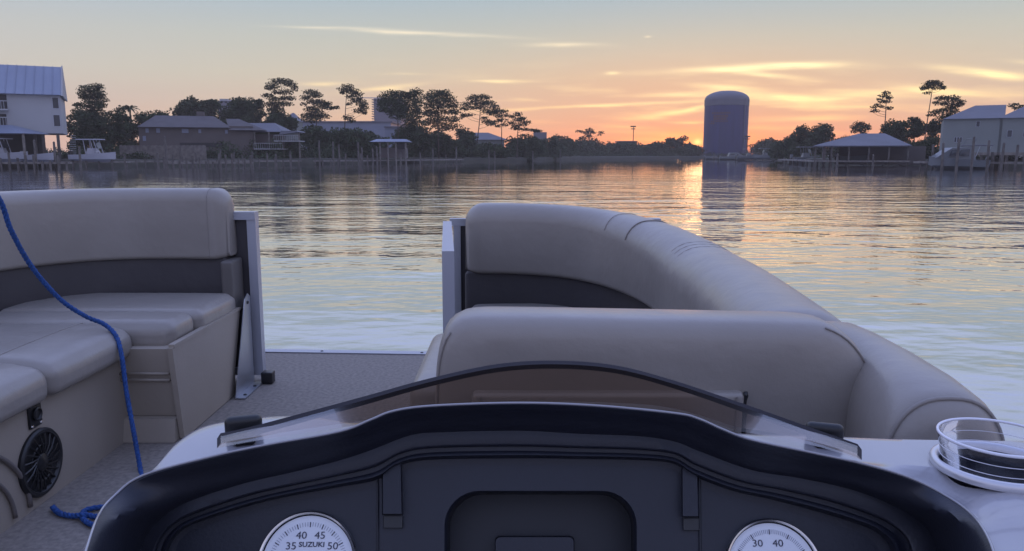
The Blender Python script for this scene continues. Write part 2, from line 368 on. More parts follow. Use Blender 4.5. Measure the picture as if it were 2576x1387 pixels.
SHORE = [(-2500, 82), (-900, 92), (0, 103), (300, 108), (750, 122), (1000, 142), (1300, 178), (1450, 235), (1600, 275), (1800, 285), (1900, 262), (1990, 170), (2050, 128), (2300, 116), (2400, 104), (2576, 94), (3200, 84), (4600, 78)]
def shoreY(x):
    for (a, ya), (b, yb) in zip(SHORE, SHORE[1:]):
        if a <= x <= b: return ya + (yb - ya) * (x - a) / (b - a)
    return 90
def PG(x, Y, z=0.0): return Vector(((x - CX) / F / CP * Y, Y, z))   # ground point; x is read at the horizon
def gx(x): return (x - CX) / F
rows = []
for off, z in ((-1.5, -1.2), (0, .02), (.6, .75), (6, .95), (40, 1.1), (120, 1.3), (250, 1.6)):
    row = []
    for i in range(140):
        x = -1100 + 4800 * i / 139; Y = shoreY(x) + (1.2 * math.sin(i * 1.7) + .8 * math.sin(i * .77 + 2) if off < 3 else 0)
        u = (x - CX) / F * .985; row.append(Vector((u * (Y + off), Y + off, z)))
    rows.append(row)
mb = MB(); mb.loft(rows, 'ground', closed=False)
tag(mb.build('ground', smooth=True), 'low dark grassy shore bank around the harbour', kind='structure')

# ------------------------------------------------------------ the pontoon boat the picture is taken from
def rel(z): return CZ + z            # heights given relative to the eye
DZ = rel(-1.05)                      # deck
boat = empty('pontoon_boat', (-.75, 1.5, .2), 'pontoon boat in the foreground with tan vinyl benches and dark helm dash', 'pontoon boat')
# deck
mb = MB(); mb.prism([(-2.25, -2.2), (.72, -2.2), (.72, 3.93), (-1.2, 4.045), (-2.25, 4.11)], DZ - .05, DZ, 'deck')
deck = mb.build('deck', boat)
mb = MB(); mb.hull([(-2.27, 4.115, DZ - .08), (.74, 3.935, DZ - .08), (.74, 3.965, DZ - .08), (-2.27, 4.145, DZ - .08)],
                   [(-2.27, 4.085, DZ + .006), (.74, 3.905, DZ + .006), (.74, 3.965, DZ + .006), (-2.27, 4.145, DZ + .006)], 'alu_white')
trim = mb.build('edge_trim', boat)
for i in range(6):
    mb = MB(); t = i / 5; p = Vector((-2.1 + 2.7 * t, 4.105 - .162 * t, DZ + .006)); mb.lathe([(0, .004), (.006, .003), (.009, 0)], p, 'black', n=12); mb.build('rivet', trim)
for xx in (-1.85, .33):
    mb = MB(); ring = []
    pts = [(xx, -2.4, .28), (xx, 3.0, .28), (xx, 3.6, .32), (xx, 3.95, .42)]; mb.tube(pts, [.3, .3, .24, .03], 'alu', 24); mb.build('pontoon_tube', boat, smooth=True)

def sweep(path, prof_fn, n_end=6, rc=.06, round_a=True, round_b=True, step=.02):
    """rings along a path; prof_fn(s) gives (centre thickness half, z0, z1, radius)"""
    P2 = resample(catmull(path, 10), max(12, int(sum((Vector(a) - Vector(b)).length for a, b in zip(path, path[1:])) / .035)))
    Ltot = sum((a - b).length for a, b in zip(P2, P2[1:])); rings = []
    # denser stations near rounded ends
    S = [Ltot * i / (len(P2) - 1) for i in range(len(P2))]
    extra = [rc * (1 - math.cos(math.pi / 2 * k / 8)) for k in range(0, 9)]
    st = sorted(set([round(x, 4) for x in S if rc < x < Ltot - rc] + [round(e, 4) for e in extra] + [round(Ltot - e, 4) for e in extra]))
    def at(s):
        k = s / Ltot * (len(P2) - 1); i = min(int(k), len(P2) - 2); p = P2[i].lerp(P2[i + 1], k - i); t = (P2[min(i + 2, len(P2) - 1)] - P2[max(i - 1, 0)]).normalized(); return p, t
    for s in st:
        p, t = at(s); n = Vector((t.y, -t.x, 0)).normalized()
        th, z0, z1, r = prof_fn(s / Ltot, p)
        shr = 0
        d = s if round_a and s < rc else (Ltot - s if round_b and Ltot - s < rc else rc)
        if d < rc: shr = rc - math.sqrt(max(0, rc * rc - (rc - d) ** 2))
        th2 = max(.004, th - min(shr, th - .004)); z1b = z1 - shr; z0b = z0 + min(shr * .3, .01); r2 = min(r, th2 * .98)
        ring = []
        for (cx_, cz_, a0) in ((th2 - r2, z1b - r2, 0), (-th2 + r2, z1b - r2, 90), (-th2 + .02 * (th2 > .03), z0b + .02, 180), (th2 - .02 * (th2 > .03), z0b + .02, 270)):
            rr = r2 if a0 < 180 else min(.02, th2)
            for k in range(7):
                a = R(a0 + 90 * k / 6); ring.append(Vector((p.x, p.y, 0)) + n * (cx_ + rr * math.cos(a)) + Vector((0, 0, cz_ + rr * math.sin(a))))
        rings.append(ring)
    return rings, at, Ltot
def seam(rings, idx, frm, to, r, m, off=.0015):
    """a welt that follows ring idx between two ring-vertex indices"""
    ring = rings[idx]; c = sum(ring, Vector((0, 0, 0))) / len(ring)
    pts = [ring[k] + (ring[k] - c).normalized() * off for k in range(frm, to)]
    pts = [p for i, p in enumerate(pts) if i == 0 or (p - pts[i - 1]).length > 1e-4]
    return MB().tube(catmull(pts, 4), [r * .35] + [r] * (len(catmull(pts, 4)) - 2) + [r * .35], m, 6)

# --- port bow bench (left)
X1 = -1.22
mb = MB()
mb.hull([(-2.13, 2.765, DZ + .09), (X1 - .02, 2.765, DZ + .09), (X1 - .005, 3.30, DZ), (-2.13, 3.30, DZ)],
        [(-2.13, 2.72, rel(-.695)), (X1 - .02, 2.72, rel(-.695)), (X1 - .005, 3.36, rel(-.695)), (-2.13, 3.36, rel(-.695))], 'shell')
mb.box(-2.15, -1.43, 0.6, 2.80, DZ + .0, rel(-.70), 'shell')
bench = mb.build('bow_bench', boat)
tag(bench, 'left bow bench unit of moulded tan plastic with cushions')
mb = MB()  # end panel facing the gate
mb.hull([(X1 - .018, 2.755, DZ + .004), (X1, 2.755, DZ + .004), (X1, 3.26, DZ + .004), (X1 - .018, 3.26, DZ + .004)],
        [(X1 - .018, 2.70, rel(-.688)), (X1 + .002, 2.70, rel(-.688)), (X1 + .002, 3.40, rel(-.688)), (X1 - .018, 3.40, rel(-.688))], 'shell')
mb.box(X1 - .016, X1 + .006, 2.71, 3.40, rel(-.688), rel(-.676), 'shell')
mb.build('end_panel', bench)
mb = MB()  # front face mouldings: two horizontal ribs and a toe kick
for zz, yo in ((rel(-.79), 2.745), (rel(-.815), 2.748)):
    m3 = MB(); m3.tube([(-1.43, yo - .014, zz), (X1 - .03, yo - .014, zz)], .0055, 'shell', 8); m3.build('moulded_rib', bench, smooth=True)
mb.hull([(-1.43, 2.715, DZ + .002), (X1 - .021, 2.715, DZ + .002), (X1 - .02, 2.84, DZ + .002), (-1.43, 2.84, DZ + .002)],
        [(-1.43, 2.735, DZ + .085), (X1 - .021, 2.735, DZ + .085), (X1 - .02, 2.84, DZ + .095), (-1.43, 2.84, DZ + .095)], 'shell')
mb.build('toe_kick', bench)
mb = MB()  # curved groove at the aft end of the side base, its shade drawn darker
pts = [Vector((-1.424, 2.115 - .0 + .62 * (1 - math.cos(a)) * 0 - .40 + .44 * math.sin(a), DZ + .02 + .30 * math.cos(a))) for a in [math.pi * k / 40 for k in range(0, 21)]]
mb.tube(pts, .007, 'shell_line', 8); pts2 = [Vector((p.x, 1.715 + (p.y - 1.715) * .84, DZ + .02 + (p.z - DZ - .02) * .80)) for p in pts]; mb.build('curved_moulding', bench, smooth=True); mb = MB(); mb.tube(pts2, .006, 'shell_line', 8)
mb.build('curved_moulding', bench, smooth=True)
# cushions
ZT = rel(-.608); ZB = rel(-.712)
def cushion(x0, x1, y0, y1, r=.038, puff=.007, zt=ZT, zb=ZB, fn=None):
    mb = MB(); mb.rbox(x0, x1, y0, y1, zb, zt, r, 'vinyl', puff, fn=fn); o = mb.build('seat_cushion', bench, smooth=True, weld=.0004); return o
def roll(v):   # front lip falls a little
    w = max(0, (v.x + 1.56) / .16); v.z -= .022 * w * w; return v
cushion(-2.05, -1.385, 1.2, 2.2495, fn=roll)
cushion(-2.05, -1.385, 2.2505, 2.768, fn=roll)
def rollf(v):
    w = max(0, (2.86 - v.y) / .14) if v.y < 2.86 else 0; v.z -= .022 * w * w
    return v
cushion(-2.05, X1 - .03, 2.770, 2.9865, fn=rollf)
cushion(-2.05, X1 - .01, 2.9875, 3.40)
for (xa, ya, xb, yb, bx) in ((-1.56, 1.25, -1.56, 2.23, (-2.05, -1.385, 1.2, 2.245)), (-1.56, 2.265, -1.56, 2.75, (-2.05, -1.385, 2.253, 2.765))):
    mb = MB(); pts = []
    for k in range(21):
        x = xa + (xb - xa) * k / 20; y = ya + (yb - ya) * k / 20; hx = (bx[1] - bx[0]) / 2; hy = (bx[3] - bx[2]) / 2
        w = max(0, 1 - ((x - bx[0]) / hx - 1) ** 2) ** .5 * max(0, 1 - ((y - bx[2]) / hy - 1) ** 2) ** .5; pts.append((x, y, ZT + .007 * w + .0004))
    mb.tube(pts, .0016, 'piping', 6); mb.build('cushion_piping', bench, smooth=True)
# backrest
pathL = [(X1 - .04, 3.475, 0), (-1.5, 3.49, 0), (-1.75, 3.46, 0), (-1.95, 3.34, 0), (-2.1, 3.1, 0), (-2.16, 2.8, 0), (-2.17, 2.2, 0), (-2.17, 1.0, 0)]
ringsL, _, _ = sweep(pathL, lambda s, p: (.085, rel(-.462), rel(-.150), .055), rc=.07)
mb = MB(); mb.loft(ringsL, 'vinyl', True, True); br = mb.build('backrest', bench, smooth=True)
mb = MB(); mb.v = []; s1 = seam(ringsL, 9, 0, 20, .0012, 'piping', .0003); s1.build('backrest_piping', br, smooth=True)
ringsL2, _, _ = sweep([(X1 - .055, 3.49, 0)] + pathL[1:], lambda s, p: (.062, rel(-.70), rel(-.455), .01), rc=.02)
mb = MB(); mb.loft(ringsL2, 'vinyl_dark', True, True); mb.build('lower_backrest_panel', bench, smooth=False, auto=40)
mb = MB(); mb.rbox(X1 - .062, X1 - .012, 3.36, 3.51, rel(-.70), rel(-.464), .012, 'post_vinyl'); mb.build('backrest_end_post', bench, smooth=True, weld=.0004)
# speaker and socket on the side base
def disc_ax(): return (Vector((0, 1, 0)), Vector((0, 0, 1)), Vector((1, 0, 0)))
sc = PPl(99, 1163, Vector((-1.43, 0, 0)), Vector((1, 0, 0)))
mb = MB(); ax = disc_ax()
mb.lathe([(.104, .0), (.104, .008), (.099, .014), (.090, .014), (.084, .006), (.03, .002), (.0, .002)], sc, 'black', ax, 56)
sp = mb.build('speaker', bench, auto=30)
mb = MB()
for k in range(20):
    a = 2 * math.pi * k / 20; a2 = a + .35
    d0 = Vector((.004, math.cos(a) * .028, math.sin(a) * .028)); d1 = Vector((.010, math.cos(a2) * .087, math.sin(a2) * .087))
    mb.tube([sc + d0 + Vector((.004, 0, 0)), sc + (d0 + d1) / 2 + Vector((.006, 0, 0)), sc + d1], .0028, 'black', 5)
mb.lathe([(.0, .020), (.012, .018), (.026, .012), (.03, .004)], sc, 'black', ax, 24)
mb.lathe([(.052, .011), (.055, .013), (.058, .011)], sc, 'black', ax, 40)
mb.build('speaker_grille', sp, auto=40)
oc = PPl(84, 1042, Vector((-1.43, 0, 0)), Vector((1, 0, 0)))
mb = MB(); mb.rbox(-1.432, -1.422, oc.y - .030, oc.y + .030, oc.z - .040, oc.z + .040, .0045, 'black', n=2)
mb.lathe([(.021, .0), (.021, .009), (.017, .011), (.013, .006), (0, .006)], oc + Vector((.006, 0, 0)), 'black', ax, 24)
for sy in (-1, 1):
    for sz in (-1, 1): mb.lathe([(0, .003), (.004, .002), (.005, 0)], oc + Vector((.008, sy * .022, sz * .032)), 'chrome', ax, 10)
mb.build('socket_panel', bench, auto=40)

# --- fence sections
mb = MB()
zt_ = rel(-.258)
fx = -1.175
mb.box(fx - .028, fx + .012, 3.50, 3.545, DZ + .03, zt_ - .035, 'alu_white')
mb.box(-2.22, fx + .012, 3.495, 3.55, zt_ - .035, zt_, 'alu_white'); mb.box(-2.22, fx - .028, 3.50, 3.545, DZ + .03, DZ + .065, 'alu_white')
mb.box(-2.24, -2.20, -1.5, 3.55, zt_ - .035, zt_, 'alu_white'); mb.box(-2.24, -2.20, -1.5, 3.495, DZ + .03, DZ + .065, 'alu_white')
fence = mb.build('port_rail_frame', boat); tag(fence, 'left aluminium rail frame beside the open gateway')
mb = MB(); mb.box(-2.2, fx - .028, 3.515, 3.53, DZ + .065, zt_ - .035, 'panel'); mb.box(-2.225, -2.215, -1.5, 3.51, DZ + .065, zt_ - .035, 'panel'); mb.build('rail_panel', fence)
mb = MB()  # gusset bracket
gxp = X1 + .022
mb.hull([(gxp, 3.225, DZ + .004), (gxp, 3.47, DZ + .004), (gxp, 3.47, rel(-.64)), (gxp, 3.44, rel(-.62)), (gxp, 3.40, rel(-.64))],
        [(gxp + .004, 3.225, DZ + .004), (gxp + .004, 3.47, DZ + .004), (gxp + .004, 3.47, rel(-.64)), (gxp + .004, 3.44, rel(-.62)), (gxp + .004, 3.40, rel(-.64))], 'alu')
mb.box(gxp + .004, gxp + .045, 3.225, 3.47, DZ + .002, DZ + .008, 'alu')
for (yy_, zz_) in ((3.43, rel(-.66)),): mb.lathe([(0, .006), (.006, .005), (.008, 0)], (gxp + .004, yy_, zz_), 'black', ax, 10)
for yy_ in (3.27, 3.40): mb.lathe([(0, .005), (.006, .004), (.009, 0)], (gxp + .028, yy_, DZ + .008), 'black', n=10)
mb.build('gusset_bracket', fence)
pb = PZ(671, 968, DZ)
mb = MB(); mb.rbox(pb.x - .026, pb.x + .026, pb.y, pb.y + .05, DZ + .002, DZ + .056, .005, 'black', n=2); mb.build('gate_stop', boat, smooth=True, weld=.0004)

# --- open gate seen edge on, and the starboard rail behind the lounge
g0 = P(1125, 556, 3.02); g1 = P(1127, 632, 2.07)
a0 = Vector((g0.x, g0.y, zt_)); a1 = Vector((g1.x, g1.y, zt_)); t = (a1 - a0).normalized(); nn = Vector((t.y, -t.x, 0)) * .0165
def bar(mb, p, q_, z0, z1, w, m):
    mb.hull([p - w + Vector((0, 0, z0 - p.z)), p + w + Vector((0, 0, z0 - p.z)), q_ + w + Vector((0, 0, z0 - q_.z)), q_ - w + Vector((0, 0, z0 - q_.z))],
            [p - w + Vector((0, 0, z1 - p.z)), p + w + Vector((0, 0, z1 - p.z)), q_ + w + Vector((0, 0, z1 - q_.z)), q_ - w + Vector((0, 0, z1 - q_.z))], m)
mb = MB(); bar(mb, a0, a1, zt_ - .03, zt_, nn, 'alu_white'); bar(mb, a0, a1, DZ + .06, DZ + .09, nn, 'alu_white')
bar(mb, a1 - t * .03, a1, DZ + .09, zt_ - .03, nn, 'alu_white'); bar(mb, a0, a0 + t * .03, DZ + .09, zt_ - .03, nn, 'alu_white')
gate = mb.build('gate', boat); tag(gate, 'pale aluminium bow gate swung open inward')
mb = MB(); bar(mb, a0 + t * .03, a1 - t * .03, DZ + .09, zt_ - .03, nn * .3, 'panel'); mb.build('gate_panel', gate)
mb = MB(); rz = rel(-.265)
mb.box(-.245, -.215, 3.22, 3.26, DZ, rz - .03, 'alu'); mb.box(-.26, .62, 3.215, 3.265, rz - .03, rz, 'alu'); mb.box(.68, .715, -1.5, 3.2, rel(-.56), rel(-.525), 'alu_white')
fr2 = mb.build('starboard_rail_frame', boat)
mb = MB(); mb.box(-.215, .62, 3.235, 3.25, DZ + .02, rz - .03, 'panel'); mb.box(.69, .70, -1.5, 3.2, DZ + .02, rel(-.56), 'panel'); mb.build('rail_panel', fr2)

# --- starboard bow lounge (right)
def crest(p): # crest height along the boat
    y = p.y
    pts = [(.9, -.285), (1.3, -.285), (2.15, -.262), (2.5, -.236), (2.8, -.215), (3.05, -.20), (3.3, -.192)]
    for (a, za), (b, zb) in zip(pts, pts[1:]):
        if y <= b: return rel(za + (zb - za) * max(0, (y - a)) / (b - a))
    return rel(-.192)
pathR = [(-.19, 3.17, 0), (.02, 3.15, 0), (.22, 3.06, 0), (.38, 2.87, 0), (.49, 2.6, 0), (.545, 2.3, 0), (.56, 1.95, 0), (.545, 1.6, 0), (.525, 1.33, 0)]
ringsR, atR, LR = sweep(pathR, lambda s, p: (.085 + .03 * min(1, max(0, (s - .25) * 3)), rel(-.478), crest(p), .07 + .03 * min(1, max(0, (s - .25) * 3))), rc=.075)
mb = MB(); mb.box(-.19, .42, 2.62, 3.07, DZ, rel(-.70), 'shell'); mb.box(.02, .43, 1.2, 2.62, DZ, rel(-.70), 'shell')
lounge = mb.build('bow_lounge', boat); tag(lounge, 'right bow lounge with curved tan backrest')
mb = MB(); mb.loft(ringsR, 'vinyl', True, True); brr = mb.build('backrest', lounge, smooth=True)
for fr_, r_ in ((.36, .0010), (.43, .0024), (.985, .0022)):
    i = int(len(ringsR) * fr_); seam(ringsR, i, 1, 20, r_, 'piping').build('backrest_piping', brr, smooth=True)
mb = MB()   # gathered creases on the crest
for k, fr_ in enumerate((.57, .585, .60)):
    i = int(len(ringsR) * fr_) ; mb2 = seam(ringsR, i, 3, 12, .0012, 'vinyl', -.0006); mb.add(mb2.v, mb2.f, 'vinyl')
mb.build('crease', brr, smooth=True)
ringsR2, _, _ = sweep(pathR, lambda s, p: (.062, rel(-.72), rel(-.47), .01), rc=.02)
mb = MB(); mb.loft(ringsR2, 'vinyl_dark', True, True); mb.build('lower_backrest_panel', lounge, auto=40)
mb = MB(); mb.rbox(-.17, .42, 2.62, 3.10, ZB, rel(-.60), .035, 'vinyl', .012); mb.build('seat_cushion', lounge, smooth=True, weld=.0004)
mb = MB(); mb.rbox(.0, .45, 1.2, 2.61, ZB, rel(-.60), .035, 'vinyl', .012); mb.build('seat_cushion', lounge, smooth=True, weld=.0004)

# --- forward-facing seat seen from behind (right in front of the windscreen)
CY0 = 1.02
cc = P(1640, 900, CY0)
cen = lambda x, y: P(x, y, CY0)
outline = [(1092, 1240), (1100, 1085), (1101, 960), (1106, 880), (1122, 822), (1146, 792), (1190, 778), (1300, 777), (1600, 782), (1850, 787), (2010, 791), (2062, 801), (2108, 832), (2142, 880), (2163, 940), (2172, 1000), (2166, 1060), (2140, 1140), (2120, 1240)]
ol = [Vector((*p_, 0)) for p_ in outline]; ol = resample(catmull(ol, 6), 90)
front = [(lambda w: Vector((w.x, CY0, w.z)))(P(p.x, p.y, CY0 + .07)) for p in ol]
cx0 = sum((p.x for p in front)) / len(front)
cz0 = front[0].z * .4 + front[45].z * .6
rings = []
for (sc_, yo) in ((.0, .0), (.55, .0), (.80, .001), (.93, .006), (.975, .014), (.994, .026), (1.0, .045), (1.0, .075), (.985, .10), (.94, .118), (.85, .125), (.5, .13)):
    ring = []
    for p in front:
        # inset by distance toward centre, same distance all round
        d = Vector((cx0 - p.x, 0, cz0 - p.z)); ins = (1 - sc_) * .20 if sc_ > .8 else None
        if ins is not None and d.length > 0:
            qx = p.x + (ins * (1 if p.x < cx0 - .1 else -1 if p.x > cx0 + .1 else (cx0 - p.x) / .1)) * (1 if abs(p.x - cx0) > .1 else 1)
            qz = p.z - ins
            q_ = Vector((qx, p.y + yo, qz))
        else:
            q_ = Vector((cx0 + (p.x - cx0) * (sc_ if sc_ > 0 else .05) * .97, p.y + yo, cz0 + (p.z - cz0) * (sc_ if sc_ > 0 else .05) * .93))
        rings_y = q_; ring.append(q_)
    rings.append(ring)
mb = MB(); mb.loft(rings, 'vinyl', closed=False)
seat = mb.build('companion_seat', boat, smooth=True); tag(seat, 'back of the wide seat just ahead of the windscreen')
for sl in (slice(2, 22), slice(65, 89)):
    mb = MB(); mb.tube([Vector((p.x, p.y - .0005, p.z)) for p in rings[4][sl]], .0016, 'piping', 6); mb.build('seat_piping', seat, smooth=True)
pk0 = P(1188, 982, CY0); pk1 = P(1868, 982, CY0)
mb = MB(); mb.rbox(pk0.x, pk1.x, CY0 - .016, CY0 + .01, pk0.z - .30, pk0.z, .007, 'vinyl', n=6); pk = mb.build('back_pocket', seat, smooth=True, weld=.0004)
mb = MB(); mb.tube([(pk1.x - .012, CY0 - .0175, pk0.z - .004), (pk1.x - .012, CY0 - .0175, pk0.z - .25)], .0012, 'piping', 5); mb.build('pocket_stitching', pk); mb = MB(); mb.tube([(pk0.x + .012, CY0 - .0175, pk0.z - .004), (pk0.x + .012, CY0 - .0175, pk0.z - .25)], .0012, 'piping', 5)
mb.build('pocket_stitching', pk)
st = P(1874, 1010, CY0 - .012)
mb = MB(); mb.tube([(st.x, st.y, st.z + .013), (st.x + .001, st.y, st.z + .008), (st.x - .0005, st.y, st.z), (st.x - .001, st.y, st.z - .015), (st.x - .001, st.y, st.z - .06)], [.003, .0035, .0028, .0042, .0042], 'black', 8); mb.build('pocket_strap', seat, smooth=True)
aw = P(1072, 975, 1.2)
mb = MB(); mb.rbox(aw.x - .02, aw.x + .10, 1.14, 1.5, aw.z - .30, aw.z + .022, .02, 'vinyl', .003, n=5); arm = mb.build('armrest', seat, smooth=True, weld=.0004)
mb = MB(); mb.box(-.05, .40, 1.13, 1.19, DZ, rel(-.5), 'shell'); mb.build('seat_base', seat)

# --- side bolster beside the console, half-round with a piped end
def bolster():
    mb = MB(); rings = []
    for k, (y, cx, hw, zt) in enumerate(((.845, .503, .047, -.305), (.850, .504, .062, -.292), (.862, .506, .073, -.279), (.88, .508, .077, -.273), (.95, .519, .073, -.269), (1.05, .528, .062, -.266), (1.15, .531, .058, -.265), (1.22, .531, .056, -.267), (1.27, .531, .048, -.276), (1.29, .531, .034, -.295))):
        ring = []
        for j in range(25):
            a = math.pi * j / 24; ring.append(Vector((cx - hw * math.copysign(abs(math.cos(a)) ** .8, math.cos(a)), y + .10 * 0, rel(zt) - .11 + .11 * math.sin(a) ** .8)))
        ring = [Vector((ring[0].x, ring[0].y, rel(-.7)))] + ring + [Vector((ring[-1].x, ring[-1].y, rel(-.7)))]
        rings.append(ring)
    mb.loft(rings, 'vinyl', False); n = len(rings[0]); mb.add(rings[0], [tuple(range(n))], 'vinyl'); mb.add(rings[-1], [tuple(range(n))], 'vinyl')
    o = mb.build('side_bolster', boat, smooth=False, auto=35, weld=.0002)
    m2 = MB(); m2.tube(rings[2][1:-1], .0028, 'piping', 6); m2.build('bolster_piping', o, smooth=True)
    return o
bolster()

# --- helm console
EN = Vector((0, -.875, .484)).normalized(); EU = Vector((0, .484, .875)).normalized()
G0 = Vector((-.186, .6517, rel(-.363)))
def D(x, y, d): return PPl(x, y, G0 + EN * d, EN)
LIP = [(195, 1470), (217, 1387), (247, 1301), (285, 1251), (361, 1196), (540, 1147), (678, 1118), (854, 1086), (933, 1056), (991, 1034), (1090, 1021), (1306, 1014), (1502, 1021), (1699, 1040), (1758, 1054), (1817, 1080), (1891, 1107), (2037, 1138), (2174, 1168), (2287, 1202), (2378, 1247), (2447, 1298), (2492, 1370), (2515, 1470)]
R1 = [(330, 1470), (352, 1387), (380, 1330), (430, 1285), (501, 1252), (620, 1215), (737, 1188), (850, 1160), (933, 1133), (1031, 1096), (1110, 1088), (1306, 1084), (1463, 1092), (1610, 1098), (1700, 1112), (1760, 1136), (1891, 1183), (2010, 1203), (2128, 1228), (2215, 1258), (2280, 1290), (2333, 1330), (2358, 1390), (2372, 1470)]
R5 = [(436, 1470), (442, 1387), (460, 1352), (500, 1328), (619, 1290), (680, 1274), (737, 1262), (850, 1243), (953, 1226), (985, 1196), (1070, 1175), (1306, 1171), (1463, 1171), (1600, 1173), (1690, 1180), (1745, 1215), (1830, 1248), (1930, 1272), (2037, 1302), (2120, 1326), (2174, 1345), (2205, 1372), (2215, 1400), (2225, 1470)]
def smooth2(pts, n=140): return catmull([Vector((*p, 0)) for p in pts], 6)
lip, r1, r5 = smooth2(LIP), smooth2(R1), smooth2(R5)
def lerpr(a, b, t): return [p.lerp(q_, t) for p, q_ in zip(a, b)]
LD = .05
prof = []   # (2d ring, d)
def outset(a, b, px):   # move ring a away from ring b by px
    return [p + (p - q_).normalized() * px for p, q_ in zip(a, b)]
prof.append((outset(lip, r1, -3), LD - .004)); 
def DL(x, y, d, w, dz=0.0):   # the rim levels out where it meets the flat console top
    p = D(x, y, d)
    if p.z < rel(-.2825 + dz):
        z_ = PZ(x, y, rel(-.2825 + dz)); k = min(1, (rel(-.2825 + dz) - p.z) / .03); p = P(x, y, p.y + (z_.y - p.y) * w * k)
    return p
rings = [[DL(p.x, p.y, LD - .030, 1, -.004) for p in lip], [DL(p.x, p.y, LD, 1) for p in lip], [DL(p.x, p.y, LD + .0015, .97) for p in lerpr(lip, r1, .06)], [DL(p.x, p.y, LD - .002, .9) for p in lerpr(lip, r1, .16)],
         [DL(p.x, p.y, LD - .009, .74) for p in lerpr(lip, r1, .32)], [DL(p.x, p.y, LD - .018, .5) for p in lerpr(lip, r1, .5)], [DL(p.x, p.y, .026, .27) for p in lerpr(lip, r1, .68)], [DL(p.x, p.y, .020, .12) for p in lerpr(lip, r1, .85)], [D(p.x, p.y, .0125) for p in r1]]
for t, d in ((.06, .0125), (.36, .0135), (.42, .012), (.46, .005), (.58, .0045), (.62, .008), (.70, .0085), (.74, .0055), (.80, -.006), (1.0, -.007)):
    rings.append([D(p.x, p.y, d) for p in lerpr(r1, r5, t)])
mb = MB(); mb.loft(rings[1:], 'dash', closed=False)
# console shell: white moulding from the lip outwards
OUT = [(150, 1500, -.40), (190, 1400, -.37), (235, 1310, -.345), (285, 1256, -.325), (383, 1180, -.292), (440, 1104, -.284), (525, 1056, -.281), (690, 1036, -.28), (800, 1040, -.28), (890, 1054, -.28), (990, 1040, -.275), (1306, 1025, -.27), (1502, 1030, -.27), (1700, 1050, -.275), (1780, 1072, -.28), (1842, 1081, -.28),
       (1950, 1084, -.28), (2080, 1088, -.28), (2260, 1096, -.28), (2450, 1102, -.28), (2660, 1110, -.28), (2860, 1200, -.281), (2960, 1390, -.285), (3000, 1500, -.29)]
lip3 = rings[0]
ctrl = [Vector((*p, 0)) for p in LIP]
out3c = [PZ(x, y, rel(z)) for x, y, z in OUT]
for i_, xy_ in zip(range(19, 24), ((.47, .742), (.60, .735), (.665, .69), (.68, .56), (.68, .44))): out3c[i_] = Vector((*xy_, rel(-.28)))
out3 = catmull(out3c, 6)
ms = MB(); sr = []
for t in (0, .015, .03, .05, .075, .1, .16, .22, .3, .4, .5, .6, .7, .8, .88, .94, 1.0):
    sr.append([a.lerp(b, t) + Vector((0, 0, -.006 * (t > .9) * (t - .9) * 10)) for a, b in zip([rings[1][i] * .5 + lip3[i] * .5 for i in range(len(lip3))], out3)])
    for i, p in enumerate(sr[-1]):
        za = (rings[1][i].z + lip3[i].z) / 2; k = min(1, t * 6); k = k * k * (3 - 2 * k); p.z = za + (out3[i].z - za) * k - .006 * (t > .9) * (t - .9) * 10
cxm = .06; cym = .55
sr.append([p + Vector((0, 0, -.018)) + (Vector((p.x - cxm, p.y - cym, 0)).normalized() * .004) for p in out3])
sr.append([Vector((p.x, p.y, rel(-.45))) + (Vector((p.x - cxm, p.y - cym, 0)).normalized() * .004) for p in out3])
sr.append([Vector((p.x * .9, p.y * .97, DZ)) for p in out3])
ms.loft(sr, 'gel', closed=False)
console = ms.build('helm_console', boat, auto=50); tag(console, 'white fibreglass helm console with dark moulded dash')
hood = mb.build('dash_hood', console, smooth=False, auto=55)
HC = Vector((.437, .662, rel(-.2785)))
bm = bmesh.new(); bm.from_mesh(console.data); hr = .0500
def rad_(co): return math.hypot(co.x - HC.x, co.y - HC.y)
for _ in range(2):
    es_ = [e for e in bm.edges if abs(e.verts[0].co.z - HC.z) < .02 and min(rad_(v.co) for v in e.verts) < hr + .035]
    bmesh.ops.subdivide_edges(bm, edges=es_, cuts=2, use_grid_fill=True)
bmesh.ops.delete(bm, geom=[f for f in bm.faces if abs(f.calc_center_median().z - HC.z) < .03 and all(rad_(v.co) < hr for v in f.verts)], context='FACES')
for v in bm.verts:
    if abs(v.co.z - HC.z) < .03 and rad_(v.co) < hr:
        k = (hr + .0002) / max(1e-6, rad_(v.co)); v.co.x = HC.x + (v.co.x - HC.x) * k; v.co.y = HC.y + (v.co.y - HC.y) * k
bm.to_mesh(console.data); bm.free()
mt = MB(); mt.tube([p + EN * .0006 for p in rings[1]], .0011, 'gel', 6); mt.build('hood_edge_trim', console, smooth=True)
# dash face with the pocket hole
def rrect(x0, x1, y0, y1, r, n=8):
    pts = []
    for cx_, cy_, a0 in ((x1 - r, y0 + r, -90), (x1 - r, y1 - r, 0), (x0 + r, y1 - r, 90), (x0 + r, y0 + r, 180)):
        for k in range(n + 1): a = R(a0 + 90 * k / n); pts.append((cx_ + r * math.cos(a), cy_ + r * math.sin(a)))
    return pts
pocket = rrect(1118, 1602, 1235, 1560, 88)
outer = [D(p.x, p.y, -.007) for p in r5]
bm = bmesh.new()
ov = [bm.verts.new(p) for p in outer]; pv = [bm.verts.new(D(x, y, -.007)) for x, y in pocket]
bl = [bm.verts.new(D(2225, 1600, -.007)), bm.verts.new(D(436, 1600, -.007))]
loop = ov + bl; es = []
for lp in (loop, pv):
    for i in range(len(lp)): es.append(bm.edges.new((lp[i], lp[(i + 1) % len(lp)])))
bmesh.ops.triangle_fill(bm, use_beauty=True, use_dissolve=False, edges=es)
bmesh.ops.recalc_face_normals(bm, faces=bm.faces)
